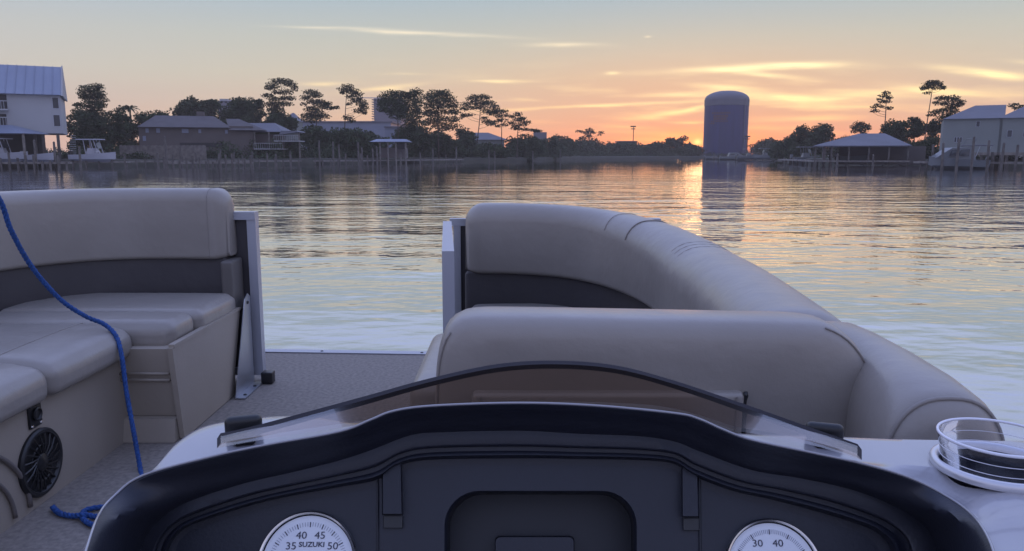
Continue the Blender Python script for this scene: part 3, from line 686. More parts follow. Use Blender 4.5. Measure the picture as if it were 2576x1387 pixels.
me = bpy.data.meshes.new('dash_face'); bm.to_mesh(me); bm.free(); me.materials.append(MT['dash'])
face = bpy.data.objects.new('dash_face', me); C.objects.link(face); face.parent = console
face.matrix_parent_inverse = console.matrix_world.inverted()
mb = MB(); pr = []
pk_c = (1360, 1400)
for t, d in ((0, -.007), (.012, -.009), (.03, -.016), (.06, -.060)):
    pr.append([D(x + (pk_c[0] - x) * t, y + (pk_c[1] - y) * t, d) for x, y in pocket])
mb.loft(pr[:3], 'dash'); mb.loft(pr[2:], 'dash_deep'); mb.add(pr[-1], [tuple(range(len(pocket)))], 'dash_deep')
c4 = [D(x, y, -.058) for x, y in rrect(1245, 1445, 1348, 1540, 12, 3)]; c5 = [D(x, y, -.042) for x, y in rrect(1247, 1443, 1352, 1540, 12, 3)]
mb.hull(c4, c5, 'dash')
mb.build('glove_pocket', console, auto=30)
def pillar(x0, x1, y0, y1):
    mb = MB()
    def sl(y, d, w=0): return [D(x0 - w, y, d), D(x1 + w, y, d)]
    a = [D(x0, y0, -.010), D(x1, y0, -.010), D(x1 + 4, y1, -.010), D(x0 + 2, y1, -.010)]; b = [D(x0 + 5, y0 + 3, .002), D(x1 - 5, y0 + 3, .002), D(x1 - 2, y1 - 3, .004), D(x0 + 6, y1 - 3, .004)]
    mb.hull(a, b, 'dash')
    a = [D(x0 + 4, y1 + 2, -.010), D(x1 + 2, y1 + 2, -.010), D(x1 + 4, y1 + 34, -.010), D(x0 + 6, y1 + 34, -.010)]; b = [D(x0 + 7, y1 + 3, -.003), D(x1, y1 + 3, -.003), D(x1, y1 + 32, -.003), D(x0 + 8, y1 + 32, -.003)]
    mb.hull(a, b, 'black'); return mb.build('dash_pillar', console)
pillar(958, 1012, 1150, 1296); pillar(1712, 1758, 1160, 1302)
# centre fascia edge lines
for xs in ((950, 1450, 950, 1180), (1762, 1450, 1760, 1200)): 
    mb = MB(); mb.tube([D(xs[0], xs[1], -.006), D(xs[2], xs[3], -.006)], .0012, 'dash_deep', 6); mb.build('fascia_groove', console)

def text_verts(s, size, weight='BOLD'):
    cu = bpy.data.curves.new('t', 'FONT'); cu.body = s; cu.size = size; cu.align_x = 'CENTER'; cu.align_y = 'CENTER'; cu.extrude = .0001
    cu.resolution_u = 3
    if weight == 'BOLD': cu.offset = size * .018
    o = bpy.data.objects.new('t', cu); C.objects.link(o); dg = bpy.context.evaluated_depsgraph_get(); dg.update()
    me = bpy.data.meshes.new_from_object(o.evaluated_get(dg)); vs = [v.co.copy() for v in me.vertices]; fs = [tuple(p.vertices) for p in me.polygons]
    bpy.data.objects.remove(o); bpy.data.meshes.remove(me); bpy.data.curves.remove(cu); return vs, fs
def gauge(cx_, cy_, rpx, marks, nticks, major, texts, brand):
    c = D(cx_, cy_, -.005); r = (D(cx_ + rpx, cy_, -.005) - c).length; ax_ = (Vector((1, 0, 0)), EU, EN); mb = MB()
    mb.lathe([(r * 1.02, -.002), (r * 1.02, .004), (r * .99, .0062), (r * .955, .0055), (r * .945, .002)], c, 'chrome', ax_, 72)
    mb.lathe([(r * .945, .0025), (r * .93, .0008), (0, .0008)], c, 'black', ax_, 72)
    mb.lathe([(r * .925, .0014), (0, .0014)], c, 'dial', ax_, 72)
    def place(vs, x, y, rot=0, h=.0019):
        cr, sr_ = math.cos(rot), math.sin(rot)
        return [c + ax_[0] * (x + v.x * cr - v.y * sr_) + EU * (y + v.x * sr_ + v.y * cr) + EN * (h + v.z) for v in vs]
    for k in range(nticks + 1):
        a = R(-120 + 240 * k / nticks); big = k % major == 0
        l = .10 * r if big else .085 * r; w = .010 * r if big else .005 * r; ro = .80 * r
        mx, my = math.sin(a), math.cos(a); px_, py_ = my, -mx
        q4 = [c + ax_[0] * (mx * rr_ + px_ * ww) + EU * (my * rr_ + py_ * ww) + EN * .0019 for rr_, ww in ((ro - l, -w), (ro - l, w), (ro, w), (ro, -w))]
        mb.add(q4, [(0, 1, 2, 3)], 'ink' if big else 'ink_soft')
    for s_, dx_, dy_, size in texts:
        vs, fs = text_verts(s_, size * r, '')
        vs = [Vector((v.x * 1.15, v.y, v.z)) for v in vs]; mb.add(place(vs, dx_ * r, dy_ * r), fs, 'ink')
    if brand:
        vs, fs = text_verts(brand, .135 * r); vs = [Vector((v.x * 1.15, v.y, v.z)) for v in vs]; mb.add(place(vs, .06 * r, .36 * r), fs, 'ink')
    # needle
    mb.hull([c + ax_[0] * x_ * r + EU * y_ * r + EN * .003 for x_, y_ in ((-.02, -.05), (.02, -.05), (-.42, -.52), (-.44, -.50))], [c + ax_[0] * x_ * r + EU * y_ * r + EN * .004 for x_, y_ in ((-.02, -.05), (.02, -.05), (-.42, -.52), (-.44, -.50))], 'black')
    mb.lathe([(.09 * r, .002), (.08 * r, .006), (0, .007)], c, 'black', ax_, 24)
    return mb.build('gauge', console, auto=30)
g = gauge(774, 1418, 124, None, 60, 5, [('40', -.165, .535, .20), ('45', .215, .535, .20), ('35', -.36, .33, .20), ('50', .49, .33, .20), ('30', -.53, .03, .20), ('55', .60, .03, .20)], 'SUZUKI')
g['label'] = 'left white dial with 40 and 45 marks'
g = gauge(1944, 1435, 122, None, 80, 10, [('30', -.27, .52, .20), ('40', .155, .52, .20), ('20', -.53, .28, .20), ('50', .45, .28, .20)], None)
g['label'] = 'right white dial with 30 and 40 marks'

# windscreen: low smoked acrylic sheet
WS = [(546, 1104, .69, 1128), (640, 1083, .705, 1110), (900, 1012, .79, 1070), (1080, 962, .83, 1050), (1250, 926, .855, 1040), (1400, 917, .86, 1038), (1550, 929, .855, 1045), (1700, 968, .835, 1062), (1900, 1036, .76, 1092), (2050, 1090, .70, 1122), (2168, 1132, .66, 1158)]
top = catmull([P(x, y, Y) for x, y, Y, yb in WS], 10)
bot = catmull([P(x, yb, Y - .022) for x, y, Y, yb in WS], 10)
bot = [Vector((b.x, b.y, max(b.z, rel(-.279)))) for b in bot]
th = .009
def back(p): return p + Vector((0, th, .0012))
mb = MB(); rowsA = [[b.lerp(t_, k / 6) for b, t_ in zip(bot, top)] for k in range(7)]
mb.loft(rowsA, 'screen', closed=False); mb.loft([[back(p) for p in r_] for r_ in rowsA], 'screen', closed=False)
ws = mb.build('windscreen', console, smooth=True)
mb = MB(); e0 = [p + Vector((0, 0, .0001)) for p in top]; mb.loft([[p + Vector((0, -.0006, -.0050)) for p in top], e0, [back(p) + Vector((0, 0, .0008)) for p in top], [back(p) + Vector((0, .0004, -.003)) for p in top]], 'screen_edge', closed=False)
for k in (0, -1): mb.add([bot[k], top[k], back(top[k]), back(bot[k])], [(0, 1, 2, 3)], 'screen_edge')
mb.build('windscreen_edge', ws, smooth=False)
def clamp(x, y, Y, ang):
    c = P(x, y, Y); mb = MB()
    def fn(v):
        d = v - c; ca, sa = math.cos(ang), math.sin(ang); return c + Vector((d.x * ca - d.y * sa, d.x * sa + d.y * ca, d.z))
    mb.rbox(c.x - .018, c.x + .018, c.y + .003, c.y + .016, rel(-.281), c.z + .010, .006, 'black', n=3, fn=fn)
    mb.rbox(c.x - .010, c.x + .012, c.y - .018, c.y - .004, rel(-.281), c.z - .003, .004, 'black', n=3, fn=fn)
    mb.rbox(c.x - .012, c.x + .012, c.y - .012, c.y + .012, rel(-.281), rel(-.272), .004, 'black', n=3, fn=fn)
    return mb.build('windscreen_clamp', console, smooth=True, weld=.0004)
clamp(612, 1078, .735, .30); clamp(2076, 1097, .725, -.30)

# cup holder and cup
mb = MB()
mb.lathe([(.0535, -.002), (.0545, .002), (.053, .005), (.050, .006), (.0475, .004), (.0465, -.002)], HC, 'ring', n=64)
mb.lathe([(.0465, -.001), (.045, -.07), (0, -.07)], HC, 'dash', n=48)
mb.build('cup_holder', console, smooth=True)
cupc = Vector((.4325, .6565, rel(-.346)))
ax_ = (Vector((1, 0, .0)).normalized(), Vector((0, 1, .0)).normalized(), Vector((0, 0, 1)))
mb = MB(); Hc = .098
mb.lathe([(0, 0), (.030, 0), (.0405, .060), (.0440, Hc - .022), (.0452, Hc - .02), (.0455, Hc - .012), (.0470, Hc - .010), (.0475, Hc)], cupc, 'cup', ax_, 64)
cup = mb.build('plastic_cup', smooth=True); tag(cup, 'clear empty plastic cup standing in the round cup holder', 'cup')
mb = MB()
for rr_, hh, w_ in ((.0480, Hc, .0014), (.0464, Hc - .011, .0003), (.0454, Hc - .020, .0003)):
    pts = [cupc + Vector((rr_ * math.cos(2 * math.pi * k / 64), rr_ * math.sin(2 * math.pi * k / 64), hh)) for k in range(65)]; mb.tube(pts, w_, 'cup_rim', 6)
o = mb.build('cup_rim', cup, smooth=True)

# rope
def rope_mesh(pts, r, name):
    pts = resample(catmull(pts, 10), 260); mb = MB(); mb.tube(pts, r * .72, 'rope', 8)
    # three twisted strands
    for s_ in range(3):
        up = None; q_ = []
        Ls = 0
        for i, p in enumerate(pts):
            t_ = (pts[min(i + 1, len(pts) - 1)] - pts[max(i - 1, 0)]).normalized()
            if up is None: up = t_.orthogonal().normalized()
            up = (up - t_ * up.dot(t_)).normalized(); w = t_.cross(up)
            if i: Ls += (p - pts[i - 1]).length
            a = Ls / .045 * 2 * math.pi + s_ * 2.094; q_.append(p + (up * math.cos(a) + w * math.sin(a)) * r * .45)
        mb.tube(q_, r * .62, 'rope', 6)
    return mb
rp = [P(-160, 330, 2.2), P(-60, 430, 2.3), P(0, 505, 2.38), P(28, 580, 2.42), P(80, 672, 2.5), P(150, 752, 2.58), P(215, 796, 2.64), P(262, 816, 2.68), P(292, 846, 2.66), P(306, 895, 2.62), P(318, 985, 2.58), P(336, 1085, 2.52), P(354, 1185, 2.46), PZ(362, 1225, DZ + .012), PZ(340, 1265, DZ + .01),
      PZ(300, 1275, DZ + .01), PZ(255, 1276, DZ + .01), PZ(215, 1284, DZ + .01), PZ(207, 1302, DZ + .01), PZ(232, 1320, DZ + .01), PZ(290, 1330, DZ + .01), PZ(350, 1300, DZ + .012)]
mb = rope_mesh(rp, .0082, 'rope'); r2 = rope_mesh([PZ(133, 1276, DZ + .01), PZ(150, 1291, DZ + .01), PZ(180, 1298, DZ + .01), PZ(212, 1296, DZ + .018), PZ(240, 1300, DZ + .01), PZ(330, 1310, DZ + .01)], .0082, 'rope'); mb.add(r2.v, r2.f, 'rope')
o = mb.build('rope', smooth=True); tag(o, 'bright blue rope draped over the left bench and coiled on the deck', 'rope')
# ------------------------------------------------------------ trees
K_ = 1.0 / F
def leaves(clumps, leaf, dens, rng, flat=1.0):
    """many small leaf cards spread through ellipsoid clumps; returns verts, faces"""
    allp = []
    for (c, rx, ry, rz) in clumps:
        vol = rx * rz / (leaf * leaf); n = max(14, int(vol * dens))
        d = rng.normal(size=(n, 3)); d /= np.linalg.norm(d, axis=1)[:, None]
        r = rng.random(n) ** .42; lump = 1 + .22 * np.sin(d[:, 0] * 5 + c[0]) * np.cos(d[:, 2] * 6 + c[2])
        allp.append(np.array(c)[None] + d * (r * lump)[:, None] * np.array([rx, ry, rz])[None])
    p = np.concatenate(allp); n = len(p)
    a = rng.normal(size=(n, 3)); a /= np.linalg.norm(a, axis=1)[:, None]; b = rng.normal(size=(n, 3)); b -= a * (a * b).sum(1)[:, None]; b /= np.linalg.norm(b, axis=1)[:, None]
    s = leaf * (.45 + .8 * rng.random(n))[:, None]; a *= s; b *= s * (.35 + .4 * rng.random(n))[:, None]
    v = np.stack([p - a, p - b, p + a, p + b], 1).reshape(-1, 3)
    return v, n
def leaf_obj(name, v, n, m, parent):
    me = bpy.data.meshes.new(name); me.vertices.add(len(v)); me.vertices.foreach_set('co', v.astype(np.float32).ravel())
    me.loops.add(4 * n); me.loops.foreach_set('vertex_index', np.arange(4 * n, dtype=np.int32)); me.polygons.add(n); me.polygons.foreach_set('loop_start', np.arange(0, 4 * n, 4, dtype=np.int32))
    me.materials.append(MT[m]); me.update(calc_edges=True); me.validate()
    o = bpy.data.objects.new(name, me); C.objects.link(o); o.parent = parent; o.matrix_parent_inverse = parent.matrix_world.inverted(); return o
def tree(name, label, cat, Y, base, clumps_px, m='leaf_pine', trunk=None, group=None, depth=.8, dens=1.6, leaf=2.6, tw=3.2, seed=0, limbs=True):
    """clumps_px: (x, y, rx, ry) in photo pixels at distance Y; trunk: list of (x, y) from the ground up"""
    rng = np.random.default_rng(seed + int(base * 13)); px = Y * K_
    ground = 1.0
    b0 = P(base, 395, Y); b0.z = .7
    root = empty(name, b0, label, cat, group)
    cl = []
    for (x, y, rx, ry) in clumps_px:
        c = P(x, y, Y); oy = rng.uniform(-1, 1) * depth * rx * px * .6
        k_ = 1.26 if 'pine' in name else 1.06; cl.append(((c.x, c.y + oy, c.z), rx * px * k_, rx * px * depth, ry * px * k_))
    v, n = leaves(cl, leaf * px, dens, rng); leaf_obj('crown', v, n, m, root)
    if trunk is None: trunk = [(base, 395), (base, max(c[1] for c in clumps_px) - 2)]
    tp = [P(x, y, Y) for x, y in trunk]; tp[0].z = .5
    w = [tw * px * (1 - .6 * i / max(1, len(tp) - 1)) / 2 for i in range(len(tp))]
    mb = MB(); mb.tube(tp, w, 'bark', 7)
    if limbs:
        lo = max(0, len(tp) // 2)
        for c, rx, ry, rz in cl:
            cv = Vector(c); cand = [p_ for p_ in tp[1:] if p_.z < cv.z + .1] or [tp[-1]]
            # a limb leaves the trunk a little below its clump
            zt = max(tp[0].z + .3 * (tp[-1].z - tp[0].z), min(tp[-1].z, cv.z - .35 * abs(cv.x - tp[-1].x) - rz * .4)); k = 0
            for i in range(len(tp) - 1):
                if tp[i].z <= zt <= tp[i + 1].z: k = i
            f_ = (zt - tp[k].z) / max(.01, tp[k + 1].z - tp[k].z); s0 = tp[k].lerp(tp[k + 1], min(1, max(0, f_)))
            midp = s0.lerp(cv, .5) + Vector((0, 0, -.08 * (cv - s0).length)); mb.tube([s0, midp, cv], [w[-1] * .75, w[-1] * .55, w[-1] * .3], 'bark', 5)
    mb.build('trunk', root, smooth=True)
    return root
def crown(rng, x0, x1, y0, y1, n, flat=.5, size=.28, shape='oval'):
    n = int(n * 1.25)
    out = []; cx_, cy_ = (x0 + x1) / 2, (y0 + y1) / 2; W, H = (x1 - x0) / 2, (y1 - y0) / 2
    for i in range(n):
        for _ in range(30):
            a, b = rng.uniform(-1, 1), rng.uniform(-1, 1)
            if shape == 'oval' and a * a + b * b <= 1: break
            if shape == 'dome' and a * a + max(0, -b) ** 2 <= 1: break
        r = size * W * rng.uniform(.6, 1.25); out.append((cx_ + a * (W - r * .8), cy_ + b * (H - r * flat * .8), r, r * flat))
    return out
PXS = [  # name-kind pines: label, distance, base x, trunk, clumps
 ('tall pine with a dense rounded head just right of the white condo', 128, 232, [(236, 395), (234, 330), (232, 240)], [(222, 226, 20, 9), (238, 222, 18, 10), (212, 240, 16, 10), (250, 240, 16, 9), (232, 248, 26, 13), (226, 268, 30, 11), (252, 266, 16, 8), (215, 287, 26, 8), (245, 285, 24, 10), (232, 302, 22, 12), (195, 263, 10, 4)], 1),
 ('tallest wide crowned pine rising behind the blue roofed boathouse', 150, 712, [(722, 395), (718, 340), (715, 290), (712, 245), (706, 210)], [(705, 203, 26, 6), (728, 212, 18, 6), (686, 217, 16, 7), (740, 222, 9, 6), (675, 222, 10, 4), (720, 232, 16, 6), (698, 232, 12, 5), (672, 240, 14, 5), (728, 247, 14, 5), (690, 250, 16, 5), (712, 248, 10, 5), (700, 262, 12, 8), (722, 262, 14, 5), (690, 275, 16, 14), (700, 292, 22, 16), (676, 262, 10, 5)], 2),
 ('leaning pine with a long right hand branch beside the thin tall pine', 160, 792, [(800, 395), (797, 330), (794, 280), (784, 240)], [(782, 232, 18, 6), (798, 240, 14, 6), (772, 247, 14, 6), (790, 256, 18, 5), (765, 262, 9, 4), (808, 262, 18, 10), (822, 262, 12, 6), (828, 272, 14, 4), (842, 271, 12, 4), (788, 275, 20, 8), (772, 290, 16, 6), (800, 288, 18, 8), (816, 293, 14, 6), (785, 300, 26, 8)], 3),
 ('thin tall pine with a bare lower trunk left of the distant high rise', 160, 868, [(866, 395), (867, 330), (869, 280), (872, 232)], [(875, 219, 13, 6), (868, 226, 16, 5), (862, 233, 10, 4), (887, 230, 15, 6), (900, 237, 12, 5), (884, 243, 12, 4), (893, 253, 14, 5), (908, 258, 14, 7), (915, 270, 12, 8), (903, 279, 14, 6), (878, 262, 8, 3), (916, 285, 7, 4), (875, 297, 12, 5), (884, 304, 9, 4), (904, 248, 8, 3)], 4),
 ('dense dark pine clump overlapping the distant high rise', 150, 1000, [(1004, 395), (1002, 340), (1000, 280), (1000, 250)], [(985, 238, 20, 8), (970, 252, 20, 12), (1005, 238, 20, 9), (1030, 240, 18, 9), (1045, 232, 16, 8), (990, 262, 28, 18), (1020, 262, 28, 20), (1050, 256, 13, 12), (1000, 285, 24, 14), (1035, 290, 24, 20), (1050, 280, 12, 8), (1040, 320, 26, 22), (1030, 345, 34, 20), (958, 262, 10, 8), (965, 276, 16, 6)], 5),
 ('broad pine with sky gaps left of the umbrella shaped pine', 158, 1100, [(1104, 395), (1102, 340), (1100, 290), (1098, 250)], [(1098, 236, 22, 8), (1116, 236, 18, 9), (1083, 247, 20, 8), (1130, 250, 16, 9), (1105, 256, 24, 8), (1085, 266, 22, 10), (1140, 266, 14, 8), (1118, 268, 18, 7), (1095, 283, 22, 10), (1128, 282, 16, 6), (1075, 285, 14, 8), (1145, 282, 12, 6), (1105, 300, 24, 7), (1140, 300, 18, 7), (1080, 308, 22, 8), (1120, 318, 30, 10)], 6),
 ('umbrella shaped pine with a forked trunk near the centre of the shore', 175, 1198, [(1197, 398), (1200, 360), (1205, 318), (1208, 285), (1207, 262)], [(1205, 243, 20, 5), (1222, 246, 12, 5), (1190, 250, 16, 6), (1208, 258, 20, 7), (1175, 262, 16, 5), (1230, 260, 16, 6), (1243, 270, 14, 5), (1185, 272, 12, 4), (1205, 270, 20, 5), (1228, 280, 16, 5), (1168, 274, 10, 5), (1240, 285, 18, 5), (1180, 290, 12, 4), (1165, 290, 8, 5), (1225, 306, 12, 5), (1250, 280, 10, 5), (1218, 297, 8, 3), (1235, 312, 12, 5)], 7),
 ('small pine tucked right of the umbrella shaped pine', 180, 1262, [(1262, 398), (1262, 340), (1262, 300)], [(1265, 281, 12, 5), (1272, 291, 10, 4), (1255, 293, 9, 4), (1262, 303, 14, 4), (1246, 307, 8, 3), (1268, 315, 9, 4), (1252, 318, 7, 3)], 8),
 ('rightmost pine of the left shore row with a stepped crown', 180, 1302, [(1300, 398), (1302, 345), (1304, 300)], [(1304, 288, 10, 5), (1290, 294, 8, 4), (1316, 298, 9, 4), (1305, 302, 14, 5), (1325, 308, 10, 4), (1288, 310, 10, 4), (1312, 313, 14, 5), (1300, 323, 14, 4), (1322, 326, 16, 3), (1340, 328, 14, 3), (1352, 330, 12, 3), (1318, 341, 14, 3), (1294, 318, 8, 3)], 9),
 ('tiny far pine with a flat split crown low on the horizon', 300, 1478, [(1476, 395), (1478, 360), (1480, 340)], [(1458, 331, 9, 3), (1484, 329, 10, 5), (1472, 334, 10, 3), (1492, 334, 6, 3), (1480, 341, 8, 5), (1466, 348, 7, 4), (1512, 334, 7, 3), (1508, 340, 5, 2)], 10),
 ('slender pine standing alone right of the blue tower', 135, 2222, [(2220, 395), (2225, 330), (2228, 290), (2229, 260), (2231, 238)], [(2230, 234, 9, 4), (2222, 242, 10, 4), (2236, 246, 8, 5), (2215, 250, 8, 3), (2228, 256, 14, 4), (2205, 264, 9, 3), (2198, 270, 8, 3), (2218, 268, 8, 3), (2238, 272, 8, 4), (2202, 279, 9, 3), (2192, 281, 6, 2)], 11),
 ('highest leaning pine left of the grey stilt houses', 125, 2318, [(2322, 395), (2328, 335), (2336, 285), (2343, 240), (2346, 218)], [(2348, 207, 16, 4), (2336, 213, 14, 5), (2362, 213, 12, 4), (2326, 221, 11, 3), (2350, 221, 14, 4), (2368, 220, 9, 5), (2320, 224, 7, 3), (2332, 234, 8, 3), (2376, 222, 6, 3)], 12),
 ('bushy pine leaning over the grey stilt house roof', 122, 2388, [(2372, 395), (2375, 340), (2380, 300), (2384, 262)], [(2370, 247, 16, 5), (2390, 248, 18, 6), (2408, 256, 14, 5), (2420, 262, 8, 3), (2378, 260, 20, 5), (2400, 266, 16, 5), (2355, 258, 8, 3), (2388, 276, 18, 6), (2365, 278, 14, 4), (2352, 284, 14, 4), (2388, 290, 18, 6), (2400, 282, 10, 5), (2372, 296, 14, 5), (2345, 290, 10, 3)], 13),
 ('small round pine behind the square boathouse roof', 150, 2165, [(2163, 395), (2164, 340), (2165, 325)], [(2165, 312, 14, 6), (2150, 320, 10, 5), (2180, 317, 9, 5), (2164, 324, 16, 6), (2150, 331, 9, 4), (2186, 324, 5, 4), (2172, 333, 10, 5)], 14),
 ('sliver of a pine top over the right stilt house roof', 150, 2552, [(2545, 395), (2550, 300), (2552, 270)], [(2552, 263, 12, 3), (2545, 267, 8, 2), (2572, 268, 8, 4), (2560, 272, 10, 3)], 15),
]
for lab, Y, bx, tr, cl, sd_ in PXS:
    tree('pine_tree', lab, 'pine tree', Y, bx, cl, 'leaf_pine', tr, 'pines along the harbour shore', seed=sd_, dens=11, leaf=2.4)
BR = [  # label, Y, base, box, n clumps, kind
 ('dark evergreen bank tree against the white condo end', 124, 190, (160, 225, 268, 392), 26, 'dome'),
 ('broad evergreen under the dense headed pine', 122, 235, (190, 290, 280, 392), 28, 'dome'),
 ('bushy evergreen below the spiky palm', 124, 310, (262, 352, 268, 388), 30, 'dome'),
 ('evergreen just left of the brown house', 126, 360, (328, 392, 280, 390), 24, 'dome'),
 ('low tree touching the brown house roof corner', 132, 395, (345, 450, 280, 360), 22, 'oval'),
 ('thin crowned oak behind the brown house ridge', 165, 478, (432, 515, 243, 322), 16, 'oval'),
 ('round oak behind the brown house chimney side', 165, 528, (492, 560, 246, 314), 18, 'oval'),
 ('widest dark oak between brown house and tall pine', 160, 610, (545, 668, 244, 345), 36, 'dome'),
 ('small ragged tree left of the tallest pine', 158, 655, (628, 672, 248, 330), 12, 'oval'),
 ('leafy tree filling the gap below the tallest pine', 148, 700, (662, 750, 280, 340), 18, 'oval'),
 ('shrubby tree right of the two storey boathouse', 142, 790, (745, 850, 318, 398), 26, 'dome'),
 ('dark shrubby tree below the thin tall pine', 142, 870, (815, 930, 322, 398), 28, 'dome'),
 ('shrubby tree left of the flat roofed boathouse', 146, 930, (885, 985, 330, 398), 22, 'dome'),
 ('dark tree behind the flat roofed boathouse', 158, 1045, (985, 1090, 305, 398), 28, 'dome'),
 ('dense bush right of the flat roofed boathouse', 165, 1110, (1060, 1165, 328, 400), 26, 'dome'),
 ('dark tree left of the small blue grey house', 172, 1160, (1115, 1200, 318, 402), 22, 'dome'),
 ('low tree in front of the small blue grey house', 176, 1225, (1175, 1290, 362, 403), 20, 'oval'),
 ('low tree right of the small blue grey house', 190, 1320, (1265, 1372, 342, 404), 24, 'dome'),
 ('low far tree under the distant grey block', 215, 1375, (1330, 1425, 345, 404), 22, 'dome'),
 ('low tree bump in the far shore line at the centre', 250, 1405, (1365, 1450, 336, 402), 18, 'dome'),
 ('low far tree left of the flat horizon roof', 285, 1470, (1420, 1530, 350, 400), 20, 'dome'),
 ('flat topped far tree under the lighting mast', 300, 1560, (1510, 1620, 358, 400), 20, 'dome'),
 ('far tree right of the lighting mast', 300, 1640, (1590, 1700, 358, 400), 20, 'dome'),
 ('ragged tree left of the setting sun', 296, 1690, (1662, 1722, 346, 398), 16, 'oval'),
 ('ragged tree silhouetted right by the setting sun', 296, 1730, (1700, 1741, 341, 398), 14, 'oval'),
 ('low hedge like tree at the tower foot', 292, 1745, (1700, 1775, 366, 398), 16, 'dome'),
 ('first low tree right of the blue tower', 280, 1925, (1880, 1972, 348, 398), 20, 'dome'),
 ('round topped tree left of the big dark oak', 190, 1960, (1930, 2000, 352, 402), 16, 'dome'),
 ('big dark oak between tower and square boathouse', 170, 2010, (1970, 2058, 312, 402), 28, 'dome'),
 ('dark oak with a raised right shoulder', 170, 2068, (2035, 2110, 308, 402), 24, 'dome'),
 ('low dark tree behind the square boathouse', 160, 2140, (2095, 2200, 342, 402), 22, 'dome'),
 ('dark oak right of the square boathouse', 135, 2250, (2208, 2292, 292, 405), 28, 'dome'),
 ('loose leafed tree with orange sky gaps', 130, 2300, (2268, 2332, 292, 350), 14, 'oval'),
 ('leafy tree beside the grey stilt house wall', 126, 2345, (2315, 2378, 296, 372), 17, 'oval'),
 ('low dark shrubs left of the white sport boat', 118, 2305, (2255, 2372, 352, 412), 26, 'dome'),
]
for i, (lab, Y, bx, (x0, x1, y0, y1), n, shp) in enumerate(BR):
    rr = random.Random(100 + i); cl = crown(rr, x0, x1, y0, y1, n, .70, .42, shp)
    low = Y < 200 and y1 > 380
    tree('broadleaf_tree', lab, 'tree', Y, bx, cl, 'leaf_oak' if i % 3 else 'leaf_low', [(bx, 398), (bx, (y0 + y1) / 2)], 'leafy trees along the harbour shore', seed=i, dens=11, leaf=3.2, tw=4.5, limbs=y1 < 345)
# palm
Yp = 126; root = empty('palm_tree', P(326, 395, Yp), 'spiky palm top showing above the left shore trees', 'palm tree')
c0 = P(326, 272, Yp); mb = MB(); mb.tube([Vector((c0.x, Yp, .6)), Vector((c0.x + .1, Yp, 4)), c0], [.2, .17, .13], 'bark', 8); mb.build('trunk', root, smooth=True)
mb = MB(); rr = random.Random(5)
for k in range(26):
    a = 2 * math.pi * k / 26 + rr.uniform(-.1, .1); el = rr.uniform(-.2, 1.1); Lf = rr.uniform(1.1, 1.7); pts = []
    for j in range(7):
        t = j / 6; pts.append(c0 + Vector((math.cos(a) * Lf * t * math.cos(el), math.sin(a) * Lf * t * math.cos(el), Lf * t * math.sin(el) - .55 * t * t * Lf)))
    for j in range(6):
        d = (pts[j + 1] - pts[j]); w = Vector((-math.sin(a), math.cos(a), .3)).normalized() * .17 * math.sin(math.pi * (j + .7) / 7)
        mb.add([pts[j] - w - Vector((0, 0, .09)), pts[j], pts[j] + w - Vector((0, 0, .09)), pts[j + 1] + w * .8 - Vector((0, 0, .09)), pts[j + 1], pts[j + 1] - w * .8 - Vector((0, 0, .09))], [(0, 1, 4, 5), (1, 2, 3, 4)], 'leaf_oak')
mb.build('frond', root)['kind'] = 'stuff'
# far wooded line behind everything
rng = np.random.default_rng(3); cl = []
for i in range(190):
    x = -200 + 3100 * i / 189 + rng.uniform(-6, 6); Y = 420 + rng.uniform(0, 60); yt = 381 + rng.uniform(-6, 4)
    c = P(x, yt + 8, Y); cl.append(((c.x, c.y, c.z), 11 * Y * K_, 6, 14 * Y * K_))
v, n = leaves(cl, .8, 9, rng)
base = empty('x', (0, 0, 0), None, None); fw = leaf_obj('far_woodland', v, n, 'leaf_oak', base); fw.parent = None; bpy.data.objects.remove(base)
tag(fw, 'low dark line of distant woodland along the horizon', 'woodland', kind='stuff')
# undergrowth on the near banks
cl = []
for i in range(300):
    x = -250 + 3150 * i / 299
    Y = shoreY(x) * 1.02 + rng.uniform(2.5, 9); c = PG(x, Y, .8); hh = rng.uniform(.5, 1.5) * (1 if x < 1990 else .5) * (1.5 if 560 < x < 1450 else 1); cl.append(((c.x, c.y, .7 + hh * .6), rng.uniform(1.0, 2.4), 1.2, hh))
v, n = leaves(cl, .2, 4.5, rng)
base = empty('x', (0, 0, 0), None, None); fw = leaf_obj('shore_undergrowth', v, n, 'leaf_low', base); fw.parent = None; bpy.data.objects.remove(base)
tag(fw, 'scrubby undergrowth along the shore bank', 'undergrowth', kind='stuff')

# ------------------------------------------------------------ buildings
def pxbox(mb, x0, x1, yt, yb, Y, dep, m, yo=0):
    a = P(x0, yt, Y + yo); b = P(x1, yb, Y + yo); mb.box(a.x, b.x, Y + yo, Y + yo + dep, b.z, a.z, m); return a, b
def windows(parent, rects, Y, m='window', frame='alu_white', proud=.03):
    for (x0, x1, y0, y1) in rects:
        a = P(x0, y0, Y); b = P(x1, y1, Y); t = .05 if (b.x - a.x) > .5 else .03
        mb = MB(); mb.box(a.x - t, b.x + t, Y - .06, Y + .02, a.z, a.z + t, frame); mb.box(a.x - t, b.x + t, Y - .06, Y + .02, b.z - t, b.z, frame); mb.box(a.x - t, a.x, Y - .06, Y + .02, b.z, a.z, frame); mb.box(b.x, b.x + t, Y - .06, Y + .02, b.z, a.z, frame)
        w = mb.build('window', parent); mb = MB(); mb.box(a.x + .003, b.x - .003, Y - .03, Y + .01, b.z + .003, a.z - .003, m); mb.build('pane', w)
